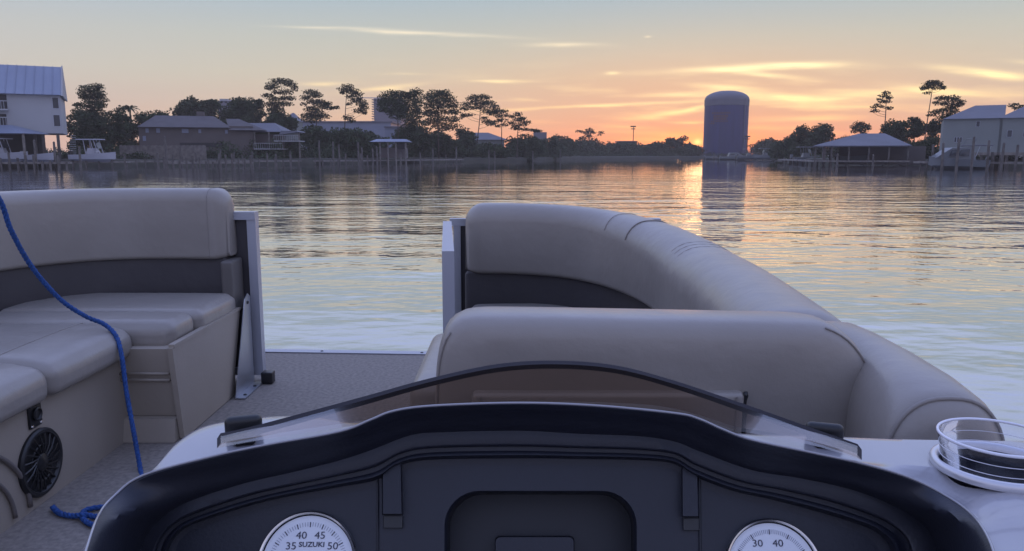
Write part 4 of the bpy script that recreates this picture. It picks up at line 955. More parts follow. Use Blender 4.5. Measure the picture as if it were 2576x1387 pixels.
# white condo on stilts, left
Y0 = 100
CONDO = o = empty('stilt_condo', P(158, 400, Y0), 'large white condo building on stilts with long blue grey metal roof at far left', 'building')
mb = MB(); a, b = pxbox(mb, -300, 158, 232, 336, Y0, 11, 'white_wall'); wx = b.x; mb.build('wall', o)
ez = P(0, 240, Y0).z; rzr = P(0, 170, Y0 + 5.5).z; xl = P(-320, 200, Y0).x; xr = P(160, 170, Y0).x - .95
mb = MB(); mb.hull([(xl, Y0 - .7, ez), (xl, Y0 + 5.5, rzr), (xl, Y0 + 11.7, ez)], [(xr + .25, Y0 - .7, ez), (xr + .25, Y0 + 5.5, rzr), (xr + .25, Y0 + 11.7, ez)], 'metal_roof')
xs = xl + .5
while xs < xr: mb.hull([(xs, Y0 - .68, ez + .06), (xs + .05, Y0 - .68, ez + .06), (xs + .05, Y0 + 5.5, rzr + .06), (xs, Y0 + 5.5, rzr + .06)], [(xs, Y0 - .68, ez + .1), (xs + .05, Y0 - .68, ez + .1), (xs + .05, Y0 + 5.5, rzr + .1), (xs, Y0 + 5.5, rzr + .1)], 'metal_roof'); xs += 1.0
mb.build('roof', o)
mb = MB(); mb.hull([(xr + .26, Y0 - .75, ez - .1), (xr + .26, Y0 + 5.5, rzr + .05), (xr + .26, Y0 + 11.7, ez - .1)], [(xr + .45, Y0 - .75, ez - .1), (xr + .45, Y0 + 5.5, rzr + .25), (xr + .45, Y0 + 11.7, ez - .1)], 'white_wall'); mb.build('gable_board', o)
windows(o, [(133, 148, 246, 273), (136, 152, 290, 318)], Y0)
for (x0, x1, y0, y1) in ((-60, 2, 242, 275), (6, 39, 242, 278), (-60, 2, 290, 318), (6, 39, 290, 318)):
    a = P(x0, y0, Y0); b = P(x1, y1, Y0); mb = MB(); mb.box(a.x, b.x, Y0 - .04, Y0 + .1, b.z, a.z, 'shade'); bal = mb.build('balcony', o)  # dark panel on the wall paints the shade of the balcony recess
    mb = MB(); mb.box(a.x - .1, b.x + .1, Y0 - 1.0, Y0 - .05, b.z - .18, b.z, 'white_wall'); mb.box(a.x - .1, b.x + .1, Y0 - 1.0, Y0 - .93, b.z + .9, b.z + 1.0, 'white_wall')
    k = a.x
    while k < b.x: mb.box(k, k + .05, Y0 - .98, Y0 - .94, b.z, b.z + .9, 'white_wall'); k += .3
    mb.build('railing', bal)
for x in (-240, -150, -60, 20, 75, 100, 118, 150):
    a = P(x, 335, Y0 + .4); mb = MB(); mb.box(a.x - .17, a.x + .17, Y0 + .3, Y0 + .7, .5, a.z, 'pile'); mb.build('stilt', o)
mb = MB(); a, b = pxbox(mb, 40, 157, 337, 400, Y0, .3, 'shade', 3.5); mb.build('understorey_shade', o)  # dark sheet added as the shade between the stilts
mb = MB()
for k in range(14):
    z = .9 + k * .24; mb.box(wx + .3 + k * .02, wx + 1.2, Y0 + 1 + k * .3, Y0 + 1.3 + k * .3, z, z + .06, 'white_wall')
mb.build('outside_stair', o)
CONDO.rotation_euler.z = R(27)
# metal canopy far left
o = empty('boat_canopy', P(20, 400, 96), 'pale hipped metal canopy over the boat at the left edge', 'canopy')
a = P(-150, 336, 94); b = P(66, 336, 94); c = P(25, 315, 96)
mb = MB(); mb.hull([(a.x, 93.5, a.z), (b.x, 93.5, a.z), (b.x, 99, a.z), (a.x, 99, a.z)], [(a.x + 2, 96, c.z), (c.x, 96, c.z), (c.x, 96.6, c.z), (a.x + 2, 96.6, c.z)], 'metal_roof'); mb.build('roof', o)
for x in (-140, -40, 58):
    a_ = P(x, 340, 94); mb = MB(); mb.box(a_.x - .1, a_.x + .1, 93.9, 94.1, -1, a.z, 'wood'); mb.build('post', o)
# brown house
Yb = 128
BH = o = empty('brown_house', P(640, 395, Yb), 'long brown two storey house with low hipped roof on the left shore', 'house')
mb = MB(); pxbox(mb, 372, 640, 318, 396, Yb, 10, 'brown_wall'); mb.build('wall', o)
a = P(366, 322, Yb - .7); b = P(580, 322, Yb - .7); c = P(428, 294, Yb + 4); d = P(560, 294, Yb + 4)
mb = MB(); mb.hull([(a.x, Yb - .7, a.z), (b.x, Yb - .7, a.z), (b.x, Yb + 10.7, a.z), (a.x, Yb + 10.7, a.z)], [(c.x, Yb + 4, c.z), (d.x, Yb + 4, c.z), (d.x, Yb + 6, c.z), (c.x, Yb + 6, c.z)], 'brown_roof')
a2 = P(575, 328, Yb - .9); b2 = P(665, 328, Yb - .9); c2 = P(590, 300, Yb + 4); d2 = P(620, 300, Yb + 4)
mb.hull([(a2.x, Yb - .9, a2.z), (b2.x, Yb - .9, a2.z), (b2.x, Yb + 10.5, a2.z), (a2.x, Yb + 10.5, a2.z)], [(c2.x, Yb + 4, c2.z), (d2.x, Yb + 4, c2.z), (d2.x, Yb + 6, c2.z), (c2.x, Yb + 6, c2.z)], 'brown_roof')
rf = mb.build('roof', o); mb = MB(); pxbox(mb, 522, 540, 283, 300, Yb, 1.2, 'brown_wall', 4.2); mb.build('chimney', rf)
windows(o, [(388, 396, 325, 336), (412, 421, 325, 336), (382, 390, 344, 356), (470, 486, 326, 336), (508, 515, 327, 336), (570, 577, 328, 337)], Yb, 'metal_roof', 'brown_roof')
mb = MB(); pxbox(mb, 465, 575, 360, 371, Yb, .1, 'shade', -.06); mb.build('carport_shade', o)  # dark sheet on the wall, shade of the opening put in as colour
for x in (400, 440, 480, 520, 555):
    pass
BH.rotation_euler.z = R(16)
# grey fence wall behind the dock
mb = MB(); a = P(300, 366, 116); b = P(520, 396, 116); n_ = 22
for k in range(n_ * 3):
    xx = a.x + (b.x - a.x) * k / (n_ * 3); mb.box(xx, xx + (b.x - a.x) / (n_ * 3) - .03, 116, 116.05, .6, a.z + .04 * math.sin(k * 2.1), 'wood')
mb.box(a.x, b.x, 116.06, 116.12, a.z - .4, a.z - .28, 'wood')
tag(mb.build('board_fence'), 'grey board fence between the dock and the brown house', 'fence')
# two storey boathouse with blue roof
Yc = 128
o = empty('boathouse', P(690, 398, Yc), 'two storey boathouse with blue metal hip roof and white deck rail', 'boathouse', 'boathouses over the water')
a = P(604, 332, Yc); b = P(744, 332, Yc); c = P(622, 310, Yc + 3); d = P(690, 310, Yc + 3)
mb = MB(); mb.hull([(a.x, Yc - .4, a.z), (P(715, 330, Yc).x, Yc - .4, a.z), (P(715, 330, Yc).x, Yc + 7, a.z), (a.x, Yc + 7, a.z)], [(c.x, Yc + 3, c.z), (d.x, Yc + 3, c.z), (d.x, Yc + 3.6, c.z), (c.x, Yc + 3.6, c.z)], 'dull_roof')
e = P(700, 340, Yc - 2); f_ = P(752, 322, Yc - 1)
mb.hull([(e.x, Yc - 1.6, P(0, 340, Yc).z), (f_.x, Yc - 1.6, P(0, 333, Yc).z), (f_.x, Yc + 3, P(0, 333, Yc).z), (e.x, Yc + 3, P(0, 340, Yc).z)], [(e.x + .3, Yc - 1.5, P(0, 330, Yc).z), (f_.x - .3, Yc - 1.5, P(0, 330, Yc).z), (f_.x - .3, Yc + 2.9, P(0, 330, Yc).z), (e.x + .3, Yc + 2.9, P(0, 330, Yc).z)], 'dull_roof')
mb.build('roof', o)
mb = MB(); pxbox(mb, 612, 712, 333, 340, Yc, .2, 'leaf_low', 2); pxbox(mb, 640, 700, 338, 362, Yc, 5, 'brown_wall', 1.5); pxbox(mb, 604, 756, 341, 396, Yc, .2, 'shade', 7); mb.build('wall', o)  # last box is a dark sheet added to fill the gap with shade
mb = MB(); pxbox(mb, 718, 740, 333, 352, Yc, 3, 'grey_wall', -1); mb.build('stair_cabin', o)
for x0, x1, y in ((690, 752, 354), (640, 712, 374)):
    mb = MB(); a_ = P(x0, y, Yc - 1.6); b_ = P(x1, y + 2, Yc - 1.6); mb.box(a_.x, b_.x, Yc - 1.8, Yc + 2, a_.z - .15, a_.z, 'white_wall'); dk = mb.build('balcony_deck', o)
    mb = MB(); mb.box(a_.x, b_.x, Yc - 1.8, Yc - 1.75, a_.z + .8, a_.z + .87, 'white_wall'); k = a_.x
    while k < b_.x: mb.box(k, k + .04, Yc - 1.79, Yc - 1.75, a_.z, a_.z + .8, 'white_wall'); k += .35
    mb.build('railing', dk)
for x in (608, 640, 676, 712, 752):
    a_ = P(x, 332, Yc - .2); mb = MB(); mb.box(a_.x - .1, a_.x + .1, Yc - .3, Yc - .1, -1.2, a_.z, 'wood'); mb.build('post', o)
# distant pale flats with tiny roof behind boathouse
o = empty('gabled_house', P(735, 395, 200), 'grey gabled roof peak right of the tallest pine', 'house')
a = P(722, 320, 200); b = P(746, 320, 200); c = P(728, 283, 200)
mb = MB(); mb.hull([(a.x, 200, .7), (b.x, 200, .7), (b.x, 206, .7), (a.x, 206, .7)], [(a.x, 200, P(0, 305, 200).z), (b.x, 200, P(0, 305, 200).z), (b.x, 206, P(0, 305, 200).z), (a.x, 206, P(0, 305, 200).z)], 'grey_wall'); mb.build('wall', o)
mb = MB(); zc = P(0, 305, 200).z; mb.hull([(a.x - .3, 199.6, zc), (b.x + .3, 199.6, zc), (b.x + .3, 206.4, zc), (a.x - .3, 206.4, zc)], [(c.x - .2, 203, c.z), (c.x + .3, 203, c.z), (c.x + .3, 203.4, c.z), (c.x - .2, 203.4, c.z)], 'tank_cap'); mb.build('roof', o)
o = empty('long_building', P(850, 395, 230), 'long low pale blue building with flat roof behind the pines', 'building')
mb = MB(); pxbox(mb, 738, 985, 309, 396, 230, 20, 'metal_roof'); mb.build('wall', o); mb = MB(); pxbox(mb, 736, 987, 305, 309, 230, 20.5, 'tank_cap', -.3); mb.build('roof', o)
Yh = 420
o = empty('high_rise', P(965, 395, Yh), 'distant grey high rise with stacked balconies on its left edge', 'building')
mb = MB(); pxbox(mb, 940, 1010, 248, 396, Yh, 22, 'tank_cap'); mb.build('wall', o)
mb = MB(); pxbox(mb, 905, 975, 245.5, 247.5, Yh, 1, 'alu', 6); mb.build('roof_jib', o)
for k in range(15):
    mb = MB(); pxbox(mb, 935, 941, 250 + k * 6, 252 + k * 6, Yh, 5, 'tank_cap', -1); mb.build('balcony', o)
o = empty('stair_tower', P(985, 395, 190), 'pale blue building standing between the high rise and the flat roofed boathouse', 'building')
mb = MB(); pxbox(mb, 968, 1006, 322, 398, 190, 8, 'metal_roof'); mb.build('wall', o); mb = MB(); pxbox(mb, 966, 1008, 318, 322, 190, 8.6, 'tank_cap', -.3); mb.build('roof', o)
o = empty('apartment_block', P(565, 395, 320), 'pale apartment block top just above the left shore oaks', 'building')
mb = MB(); pxbox(mb, 548, 590, 254, 396, 320, 14, 'tank_cap'); mb.build('wall', o); mb = MB(); pxbox(mb, 552, 572, 249, 254, 320, 8, 'white_wall', 1); mb.build('roof', o)
o = empty('flat_block', P(1358, 395, 330), 'small distant grey block low on the horizon right of the pine row', 'building')
mb = MB(); pxbox(mb, 1343, 1375, 333, 396, 330, 10, 'tank_cap'); mb.build('wall', o); mb = MB(); pxbox(mb, 1348, 1358, 328, 333, 330, 4, 'tank_cap', 1); mb.build('roof', o)
# flat roofed boathouse
Yd = 134
o = empty('boathouse', P(980, 402, Yd), 'open boathouse with thin flat white roof left of centre', 'boathouse', 'boathouses over the water')
mb = MB(); a = P(930, 357, Yd); b = P(1028, 357, Yd); t_ = P(0, 350, Yd).z
mb.hull([(a.x, Yd - .3, a.z), (b.x, Yd - .3, a.z), (b.x, Yd + 5, a.z), (a.x, Yd + 5, a.z)], [(a.x + 1, Yd + 1, t_), (b.x - .8, Yd + 1, t_), (b.x - .8, Yd + 4, t_), (a.x + 1, Yd + 4, t_)], 'metal_roof'); mb.build('roof', o)
for x in (955, 975, 995, 1020):
    a_ = P(x, 357, Yd); mb = MB(); mb.box(a_.x - .1, a_.x + .1, Yd + .2, Yd + .4, -1.2, a.z, 'wood'); mb.build('post', o)
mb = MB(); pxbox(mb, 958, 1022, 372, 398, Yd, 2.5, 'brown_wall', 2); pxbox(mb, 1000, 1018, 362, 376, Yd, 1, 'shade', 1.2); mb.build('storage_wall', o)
# small blue grey house
Ye = 195
o = empty('shore_house', P(1215, 398, Ye), 'small house with pale blue grey roof behind the umbrella shaped pine', 'house')
mb = MB(); pxbox(mb, 1158, 1268, 350, 398, Ye, 9, 'grey_wall'); mb.build('wall', o)
a = P(1150, 352, Ye); b = P(1278, 352, Ye); c = P(1172, 334, Ye + 4); d = P(1228, 334, Ye + 4)
mb = MB(); mb.hull([(a.x, Ye - .5, a.z), (b.x, Ye - .5, a.z), (b.x, Ye + 9.5, a.z), (a.x, Ye + 9.5, a.z)], [(c.x, Ye + 4, c.z), (d.x, Ye + 4, c.z), (d.x, Ye + 5, c.z), (c.x, Ye + 5, c.z)], 'dull_roof'); mb.build('roof', o)
windows(o, [(1166, 1173, 358, 372), (1190, 1197, 358, 372), (1226, 1240, 360, 372)], Ye)
o = empty('horizon_shed', P(1580, 395, 310), 'long low dark shed roof on the horizon under the lighting mast', 'building')
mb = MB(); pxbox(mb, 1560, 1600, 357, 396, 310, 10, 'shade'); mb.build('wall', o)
mb = MB(); pxbox(mb, 1556, 1603, 355, 357.5, 310, 11, 'brown_roof', -.5); mb.build('roof', o)
# masts
for (x, yt, Y, lab) in ((1593, 317, 320, 'thin lighting mast standing on the horizon left of the sun'), (1880, 342, 300, 'short lamp post just right of the blue tower')):
    a = P(x, yt, Y); o = empty('light_mast', (a.x, Y, 1), lab, 'light mast'); mb = MB(); mb.tube([(a.x, Y, .8), (a.x + .2, Y, a.z)], [.22, .14], 'bark', 8); mb.build('pole', o)
    mb = MB(); mb.box(a.x - 1.1, a.x + 1.1, Y - .2, Y + .2, a.z - .5, a.z, 'bark'); mb.box(a.x - .8, a.x + .9, Y - .2, Y + .2, a.z - 1.4, a.z - 1.05, 'bark'); mb.build('lamp_bank', o)
# the blue tower
Yt = 300; a = P(1769, 388, Yt + 8.6); b = P(1876, 388, Yt + 8.6); cx_ = (a.x + b.x) / 2; rt = (b.x - a.x) / 2 * 1.0
zs = P(0, 247, Yt).z; zc = P(0, 264, Yt).z; ztp = P(1827, 228, Yt + 8).z
o = empty('water_tank', (cx_, Yt + rt, .8), 'tall round blue tank tower with domed pale top in front of the sunset', 'water tank')
mb = MB(); mb.lathe([(rt, .3), (rt, zc)], (cx_, Yt + rt, 0), 'tank', n=64); mb.build('shell', o, smooth=True)
mb = MB(); mb.lathe([(rt + .02, zc), (rt + .12, zc + .05), (rt + .12, zs - .1), (rt + .02, zs)] + [(rt * math.sin(math.acos(k / 12)) if k else rt, zs + (ztp - zs) * (k / 12)) for k in range(0, 13)], (cx_, Yt + rt, 0), 'tank_cap', n=64)
mb.build('domed_roof', o, auto=30)
mb = MB()
rr = random.Random(9)
def on_tank(x, y):
    p = P(x, y, Yt); dxx = p.x - cx_; return Vector((p.x, Yt + rt - math.sqrt(max(0, rt * rt - dxx * dxx)) - .06, P(x, y, Yt).z))
for (y, x0, x1, h) in ((284, 1797, 1838, 2.2), (292, 1800, 1830, 3.2), (299, 1800, 1828, 3), (305, 1795, 1832, 1.4), (310, 1792, 1802, 2)):
    x = x0
    while x < x1:
        w = rr.uniform(1.6, 3.4); A, B, C_, D_ = on_tank(x, y + h), on_tank(x + w, y + h), on_tank(x + w, y - h), on_tank(x, y - h); mb.add([A, B, C_, D_], [(0, 1, 2, 3)], 'tank_text'); x += w + 1.1
mb.build('lettering', o)
mb = MB(); la = on_tank(1874.5, 330); mb.tube([(la.x, la.y - .2, .8), (la.x, la.y - .2, zs)], .12, 'tank_cap', 6); mb.build('ladder', o)
# square boathouse
Yq = 110
SB = o = empty('boathouse', P(2046, 415, Yq), 'large dark open boathouse with pyramid roof right of the blue tower', 'boathouse', 'boathouses over the water')
a = P(2046, 367, Yq); b = P(2268, 367, Yq); c = P(2118, 337.5, Yq + 5); d = P(2176, 337.5, Yq + 5)
mb = MB(); mb.hull([(a.x, Yq - .3, a.z - .12), (b.x, Yq - .3, a.z - .12), (b.x, Yq + 11, a.z - .12), (a.x, Yq + 11, a.z - .12)], [(a.x, Yq - .3, a.z), (b.x, Yq - .3, a.z), (b.x, Yq + 11, a.z), (a.x, Yq + 11, a.z)], 'dull_roof')
mb.hull([(a.x + .02, Yq - .28, a.z + .002), (b.x - .02, Yq - .28, a.z + .002), (b.x - .02, Yq + 10.9, a.z + .002), (a.x + .02, Yq + 10.9, a.z + .002)], [(c.x, Yq + 5, c.z), (d.x, Yq + 5, c.z), (d.x, Yq + 5.6, c.z), (c.x, Yq + 5.6, c.z)], 'dull_roof'); mb.build('roof', o)
for x in (2052, 2090, 2130, 2175, 2220, 2262):
    for yo in (0, 10):
        p_ = P(x, 367, Yq); mb = MB(); mb.box(p_.x - .11, p_.x + .11, Yq + yo, Yq + yo + .22, -1.5, a.z - .12, 'pile'); mb.build('post', o)
mb = MB(); pxbox(mb, 2068, 2256, 369, 414, Yq, .2, 'brown_wall', 6); pxbox(mb, 2066, 2070, 369, 414, Yq, 6, 'brown_wall', .5); mb.build('wall', o)
mb = MB(); p0 = P(2050, 404, Yq); p1 = P(2264, 404, Yq); mb.box(p0.x, p1.x, Yq - .5, Yq + 2, .55, .75, 'wood'); mb.build('walkway', o)
SB.rotation_euler.z = R(-21)
# grey stilt houses
Yg = 100
def stilt_house(x0, x1, xr, ytop, yridge, lab, wins, dx_side):
    o = empty('stilt_house', P(2376, 420, Yg), lab, 'house', 'grey stilt houses at the right edge')
    mb = MB(); a = P(x0, ytop, Yg); b = P(x1, 386, Yg); ez_ = a.z
    mb.box(a.x, b.x, Yg, Yg + 9, b.z, ez_, 'grey_wall'); mb.build('wall', o)
    c = P(xr[0], yridge, Yg + 4); d = P(xr[1], yridge, Yg + 4)
    mb = MB(); mb.hull([(a.x - .15, Yg - .4, ez_), (b.x + .15, Yg - .4, ez_), (b.x + .15, Yg + 9.4, ez_), (a.x - .15, Yg + 9.4, ez_)], [(c.x, Yg + 4, c.z), (d.x, Yg + 4, c.z), (d.x, Yg + 5, c.z), (c.x, Yg + 5, c.z)], 'dull_roof'); mb.build('roof', o)
    windows(o, wins, Yg)
    mb = MB(); mb.box(a.x, b.x, Yg - .06, Yg - .004, b.z - .25, b.z + .1, 'wood'); mb.build('floor_beam', o)
    n = 5
    for k in range(n):
        xx = a.x + (b.x - a.x) * (k + .5) / n; mb = MB(); mb.box(xx - .14, xx + .14, Yg + .1, Yg + .4, -1, b.z - .25, 'pile'); mb.build('stilt', o)
    o.rotation_euler.z = R(-27)
    return o
stilt_house(2376, 2495, (2405, 2470), 300, 268, 'grey green stilt house nearest the white sport boat', [(2399, 2402, 346, 358), (2405, 2408, 346, 358), (2411, 2414, 346, 358), (2447, 2453, 307, 320)], 0)
stilt_house(2497, 2700, (2520, 2580), 300, 266, 'second grey green stilt house cut off by the right edge', [(2512, 2520, 330, 346), (2545, 2552, 330, 346)], 0)
# small balcony on the first house side
# ------------------------------------------------------------ docks and pilings
def dock(pts, w, z, label, npile, seed):
    rr = random.Random(seed); o = empty('dock', pts[0], label, 'dock', 'timber docks along the shore')
    mb = MB()
    for p, q_ in zip(pts, pts[1:]):
        p, q_ = Vector(p), Vector(q_); d = (q_ - p); n = Vector((-d.y, d.x, 0)).normalized() * w / 2
        mb.hull([p - n + Vector((0, 0, z - .22)), q_ - n + Vector((0, 0, z - .22)), q_ + n + Vector((0, 0, z - .22)), p + n + Vector((0, 0, z - .22))], [p - n + Vector((0, 0, z)), q_ - n + Vector((0, 0, z)), q_ + n + Vector((0, 0, z)), p + n + Vector((0, 0, z))], 'wood')
    mb.build('decking', o); P2 = resample(pts, npile)
    for k, p in enumerate(P2):
        mb = MB(); h = z + rr.choice([.05, .1, .2, .5, .8, 1.1]); mb.tube([(p.x, p.y - w / 2 - .12, -1.6), (p.x + rr.uniform(-.05, .05), p.y - w / 2 - .12, h)], rr.uniform(.10, .15), 'pile', 8); mb.build('piling', o)
    return o
def W(x, Y): return Vector(((x - CX) / F / CP * Y * .985, Y, 0))
dock([W(-120, 97), W(150, 98), W(330, 99)], 1.6, .75, 'weathered dock below the white condo', 15, 1)
dock([W(335, 104), W(600, 110)], 1.6, .75, 'weathered dock in front of the brown house', 13, 2)
dock([W(600, 114), W(760, 119)], 1.5, .7, 'dock under the blue roofed boathouse', 9, 3)
dock([W(760, 124), W(930, 131)], 1.4, .65, 'dock along the dark shrubs', 10, 4)
dock([W(930, 133), W(1160, 158)], 1.4, .65, 'dock leading past the flat roofed boathouse', 12, 5)
dock([W(-60, 90), W(60, 91), W(185, 92)], 1.3, .7, 'front dock with the tallest pilings at the left edge', 13, 11)
dock([W(430, 100), W(640, 106)], 1.2, .6, 'outer dock below the board fence', 14, 12)
dock([W(1790, 235), W(1960, 215)], 1.6, .8, 'dock in front of the moored boats by the tower', 12, 6)
dock([W(1960, 150), W(2060, 112)], 1.4, .7, 'dock reaching the square boathouse', 10, 7)
dock([W(2300, 96), W(2480, 88), W(2680, 82)], 1.5, .75, 'dock before the grey stilt houses', 22, 8)
rr = random.Random(12)
pil = [(100, 92, 3.2), (148, 92, 3.0), (210, 92, 2.4), (405, 93, 1.7), (427, 92, 3.6), (462, 103, 2.6), (500, 105, 1.8), (560, 108, 2.2), (640, 112, 1.9), (735, 112, 2.0), (808, 118, 3.6), (842, 118, 3.4), (858, 120, 3.0), (905, 122, 3.4), (915, 124, 2.6), (940, 124, 2.4), (952, 126, 2.8), (1090, 140, 2.6), (1150, 145, 2.8), (1230, 160, 2.4), (1245, 162, 2.2), (1340, 175, 2.2), (1408, 190, 2.6), (2338, 88, 2.6), (2363, 86, 2.8), (2398, 85, 3.2), (2436, 84, 3.4), (2476, 83, 3.0), (2510, 82, 2.7), (2545, 81, 2.5), (2570, 80, 2.4), (2100, 104, 1.6), (2190, 103, 1.5), (700, 112, 1.6), (1010, 128, 1.8), (1060, 134, 1.8)]
for k, (x, Y, h) in enumerate(pil):
    p = W(x, Y); mb = MB(); l1 = rr.uniform(-.06, .06); mb.tube([(p.x, Y, -1.8), (p.x + l1, Y, h * .6), (p.x + l1 * 1.6, Y, h)], [.15, .14, .12], 'pile', 8); mb.lathe([(.125, 0), (.05, .08), (0, .1)], (p.x + l1 * 1.6, Y, h), 'pile', n=8)
    tag(mb.build('mooring_piling', smooth=False, auto=40), 'dark timber mooring piling standing in the water off the docks', 'piling', 'free standing mooring pilings')
# ------------------------------------------------------------ boats
MT['boat_grey'] = mat('grey_white_hull', (.13, .14, .15), .4)
def tboat(px, Y, L_, label, ttop=True, flip=1, z0=.15, cabin=0, paint='boat_white'):
    c = W(px, Y); o = empty('moored_boat', (c.x, Y, z0), label, 'boat', 'white boats moored along the shore')
    rings = []; N_ = 14
    for i in range(N_ + 1):
        t = i / N_; bw = 1.15 * (1 - max(0, (t - .45) / .55) ** 2.2) + .02; sheer = .75 + .35 * t * t; dead = -.25 + .55 * max(0, t - .8) / .2
        x = (t - .5) * L_; rings.append([(c.x + flip * x, Y - bw, z0 + sheer), (c.x + flip * (x - .05), Y - bw * .86, z0 + .2), (c.x + flip * x, Y, z0 + dead), (c.x + flip * (x - .05), Y + bw * .86, z0 + .2), (c.x + flip * x, Y + bw, z0 + sheer)])
    mb = MB(); mb.loft(rings, paint, closed=False); mb.add([r for r in rings[0]], [(0, 1, 2, 3, 4)], paint)
    mb.loft([[(r[0][0], r[0][1] + .12, r[0][2] - .12 - (.25 if i < 9 else 0)), (r[4][0], r[4][1] - .12, r[4][2] - .12 - (.25 if i < 9 else 0))] for i, r in enumerate(rings)], paint, closed=False)
    mb.build('hull', o, auto=35)
    if ttop:
        mb = MB(); mb.hull([(c.x - .9, Y - .55, z0 + .6), (c.x + .7, Y - .55, z0 + .6), (c.x + .7, Y + .55, z0 + .6), (c.x - .9, Y + .55, z0 + .6)], [(c.x - .6, Y - .4, z0 + 1.55), (c.x + .3, Y - .4, z0 + 1.55), (c.x + .3, Y + .4, z0 + 1.55), (c.x - .6, Y + .4, z0 + 1.55)], paint); mb.build('console', o)
        mb = MB(); mb.rbox(c.x - 1.7, c.x + 1.0, Y - 1, Y + 1, z0 + 2.55, z0 + 2.68, .05, paint, n=2); tt = mb.build('hard_top', o)
        for sx, ex_ in ((.85, .35), (-.7, -.9), (.3, .0)):
            for sy in (-1, 1):
                mb = MB(); mb.tube([(c.x + sx * flip, Y + sy * .65, z0 + .7), (c.x + ex_ * flip, Y + sy * .7, z0 + 2.57)], .05, paint, 6); mb.build('top_leg', o)
        mb = MB(); mb.hull([(c.x + .72 * flip, Y - .5, z0 + 1.5), (c.x + .76 * flip, Y - .5, z0 + 1.5), (c.x + .76 * flip, Y + .5, z0 + 1.5), (c.x + .72 * flip, Y + .5, z0 + 1.5)], [(c.x + .42 * flip, Y - .5, z0 + 2.3), (c.x + .46 * flip, Y - .5, z0 + 2.3), (c.x + .46 * flip, Y + .5, z0 + 2.3), (c.x + .42 * flip, Y + .5, z0 + 2.3)], 'window'); mb.build('windshield', o)
    if cabin:
        mb = MB(); mb.hull([(c.x - L_ * .22, Y - .9, z0 + .85), (c.x + L_ * .28, Y - .75, z0 + 1.0), (c.x + L_ * .28, Y + .75, z0 + 1.0), (c.x - L_ * .22, Y + .9, z0 + .85)], [(c.x - L_ * .18, Y - .75, z0 + 1.9), (c.x + L_ * .06, Y - .65, z0 + 1.95), (c.x + L_ * .06, Y + .65, z0 + 1.95), (c.x - L_ * .18, Y + .75, z0 + 1.9)], paint); cb = mb.build('cabin', o)
        mb = MB(); mb.hull([(c.x - L_ * .17, Y - .92, z0 + 1.2), (c.x + L_ * .12, Y - .86, z0 + 1.25), (c.x + L_ * .12, Y - .80, z0 + 1.25), (c.x - L_ * .17, Y - .86, z0 + 1.2)], [(c.x - L_ * .16, Y - .84, z0 + 1.6), (c.x + L_ * .05, Y - .80, z0 + 1.65), (c.x + L_ * .05, Y - .74, z0 + 1.65), (c.x - L_ * .16, Y - .78, z0 + 1.6)], 'window'); mb.build('cabin_window', cb)
    ex = c.x - flip * (L_ / 2 + .25)
    mb = MB(); mb.rbox(ex - .25, ex + .25, Y - .22, Y + .22, z0 + .6, z0 + 1.25, .1, 'black' if (int(px) % 2) else paint, n=2); mb.box(ex - .08, ex + .1, Y - .08, Y + .08, z0 - .4, z0 + .6, 'black'); mb.build('outboard_motor', o)
    return o
tboat(15, 95, 6.5, 'white centre console boat under the canopy at the left edge', z0=.85)
tboat(247, 98, 5.4, 'white centre console boat with hard top right of the white condo', z0=.80)
tboat(112, 96, 3.8, 'small open white boat between the two hard top boats', ttop=False, z0=.75)
tboat(1843, 228, 9.0, 'white cabin boat moored at the foot of the blue tower', ttop=False, cabin=1, paint='boat_grey')
tboat(1880, 212, 6.8, 'white hard top boat right of the tower foot', z0=.4, paint='boat_grey')
tboat(1920, 208, 6.4, 'white hard top boat furthest right of the tower group', z0=.5, flip=-1, paint='boat_grey')
tboat(1790, 250, 5.0, 'tiny pale boat left of the tower base', ttop=False, paint='boat_grey')
tboat(2022, 145, 5.0, 'pale hard top boat left of the square boathouse', z0=.3, paint='boat_grey')
tboat(2150, 114, 6.0, 'white boat hull stored inside the square boathouse', ttop=False, z0=.6, paint='boat_grey')
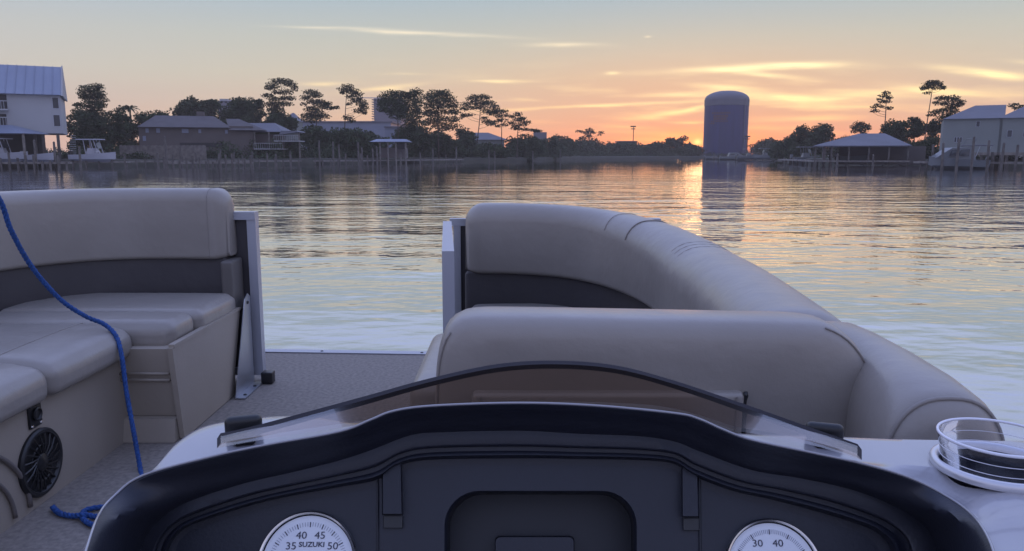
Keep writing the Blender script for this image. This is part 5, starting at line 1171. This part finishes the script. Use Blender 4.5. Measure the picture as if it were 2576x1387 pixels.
# large sport cruiser at right
def cruiser():
    Y = 87; c = W(2395, Y); L_ = 6.0; z0 = .0; o = empty('sport_cruiser', (c.x, Y, z0), 'white sport cruiser with sloped windshield moored before the grey stilt house', 'boat', 'white boats moored along the shore')
    rings = []
    for i in range(15):
        t = i / 14; bw = 1.5 * (1 - max(0, (t - .4) / .6) ** 2.2) + .03; sh = .95 + .45 * t * t; dd = -.3 + .9 * max(0, t - .75) / .25; x = -(t - .5) * L_
        rings.append([(c.x + x, Y - bw, z0 + sh), (c.x + x, Y - bw * .85, z0 + .2 + .2 * t), (c.x + x, Y, z0 + dd), (c.x + x, Y + bw * .85, z0 + .2 + .2 * t), (c.x + x, Y + bw, z0 + sh)])
    mb = MB(); mb.loft(rings, 'boat_grey', closed=False); mb.add(rings[0], [(0, 1, 2, 3, 4)], 'boat_grey'); mb.loft([[(r[0][0], r[0][1] + .05, r[0][2] - .03), (r[4][0], r[4][1] - .05, r[4][2] - .03)] for r in rings], 'boat_grey', closed=False); mb.build('hull', o, auto=35)
    mb = MB(); mb.hull([(c.x - 2.6, Y - .7, z0 + 1.2), (c.x + 1.6, Y - 1.2, z0 + .95), (c.x + 1.6, Y + 1.2, z0 + .95), (c.x - 2.6, Y + .7, z0 + 1.2)], [(c.x - .9, Y - .8, z0 + 2.3), (c.x + 1.2, Y - 1.0, z0 + 2.4), (c.x + 1.2, Y + 1.0, z0 + 2.4), (c.x - .9, Y + .8, z0 + 2.3)], 'boat_grey'); cb = mb.build('cabin', o)
    for x0, x1 in ((-1.0, -.3), (.0, .9)):
        mb = MB(); mb.hull([(c.x + x0 - .3, Y - 1.12, z0 + 1.45), (c.x + x1 - .1, Y - 1.17, z0 + 1.4), (c.x + x1 - .1, Y - 1.0, z0 + 1.4), (c.x + x0 - .3, Y - 1.0, z0 + 1.45)], [(c.x + x0, Y - .99, z0 + 2.1), (c.x + x1, Y - 1.07, z0 + 2.15), (c.x + x1, Y - .95, z0 + 2.15), (c.x + x0, Y - .9, z0 + 2.1)], 'window'); mb.build('cabin_window', cb)
    mb = MB()
    mb.tube([(c.x + 1.1, Y - .9, z0 + 2.4), (c.x + 1.6, Y - .9, z0 + 3.3), (c.x + 1.6, Y + .9, z0 + 3.3), (c.x + 1.1, Y + .9, z0 + 2.4)], .06, 'boat_grey', 6); mb.build('radar_arch', o)
    mb = MB(); mb.rbox(c.x + 1.0, c.x + 3.4, Y - 1.1, Y + 1.1, z0 + 2.5, z0 + 2.62, .05, 'dull_roof', n=2); mb.build('bimini_top', o)
    for sx in (2.0, 3.2):
        mb = MB(); mb.tube([(c.x + sx - .5, Y - 1.0, z0 + 1.0), (c.x + sx, Y - 1.0, z0 + 2.5)], .03, 'alu', 6); mb.build('bimini_pole', o)
cruiser()


# ------------------------------------------------------------ evening haze: one closed box of thin even air
HM = bpy.data.materials.new('evening_haze'); HM.use_nodes = True; t_ = HM.node_tree
for n_ in list(t_.nodes): t_.nodes.remove(n_)
ho = t_.nodes.new('ShaderNodeOutputMaterial'); hv = t_.nodes.new('ShaderNodeVolumePrincipled'); hv.inputs['Color'].default_value = (1.0, .84, .74, 1)
hv.inputs['Density'].default_value = HAZE; hv.inputs['Anisotropy'].default_value = 0.0; t_.links.new(hv.outputs[0], ho.inputs['Volume']); MT['haze'] = HM
mb = MB(); mb.box(-900, 900, -70, 560, -3.2, 42, 'haze'); tag(mb.build('haze'), 'thin pale evening haze over the harbour', kind='stuff')
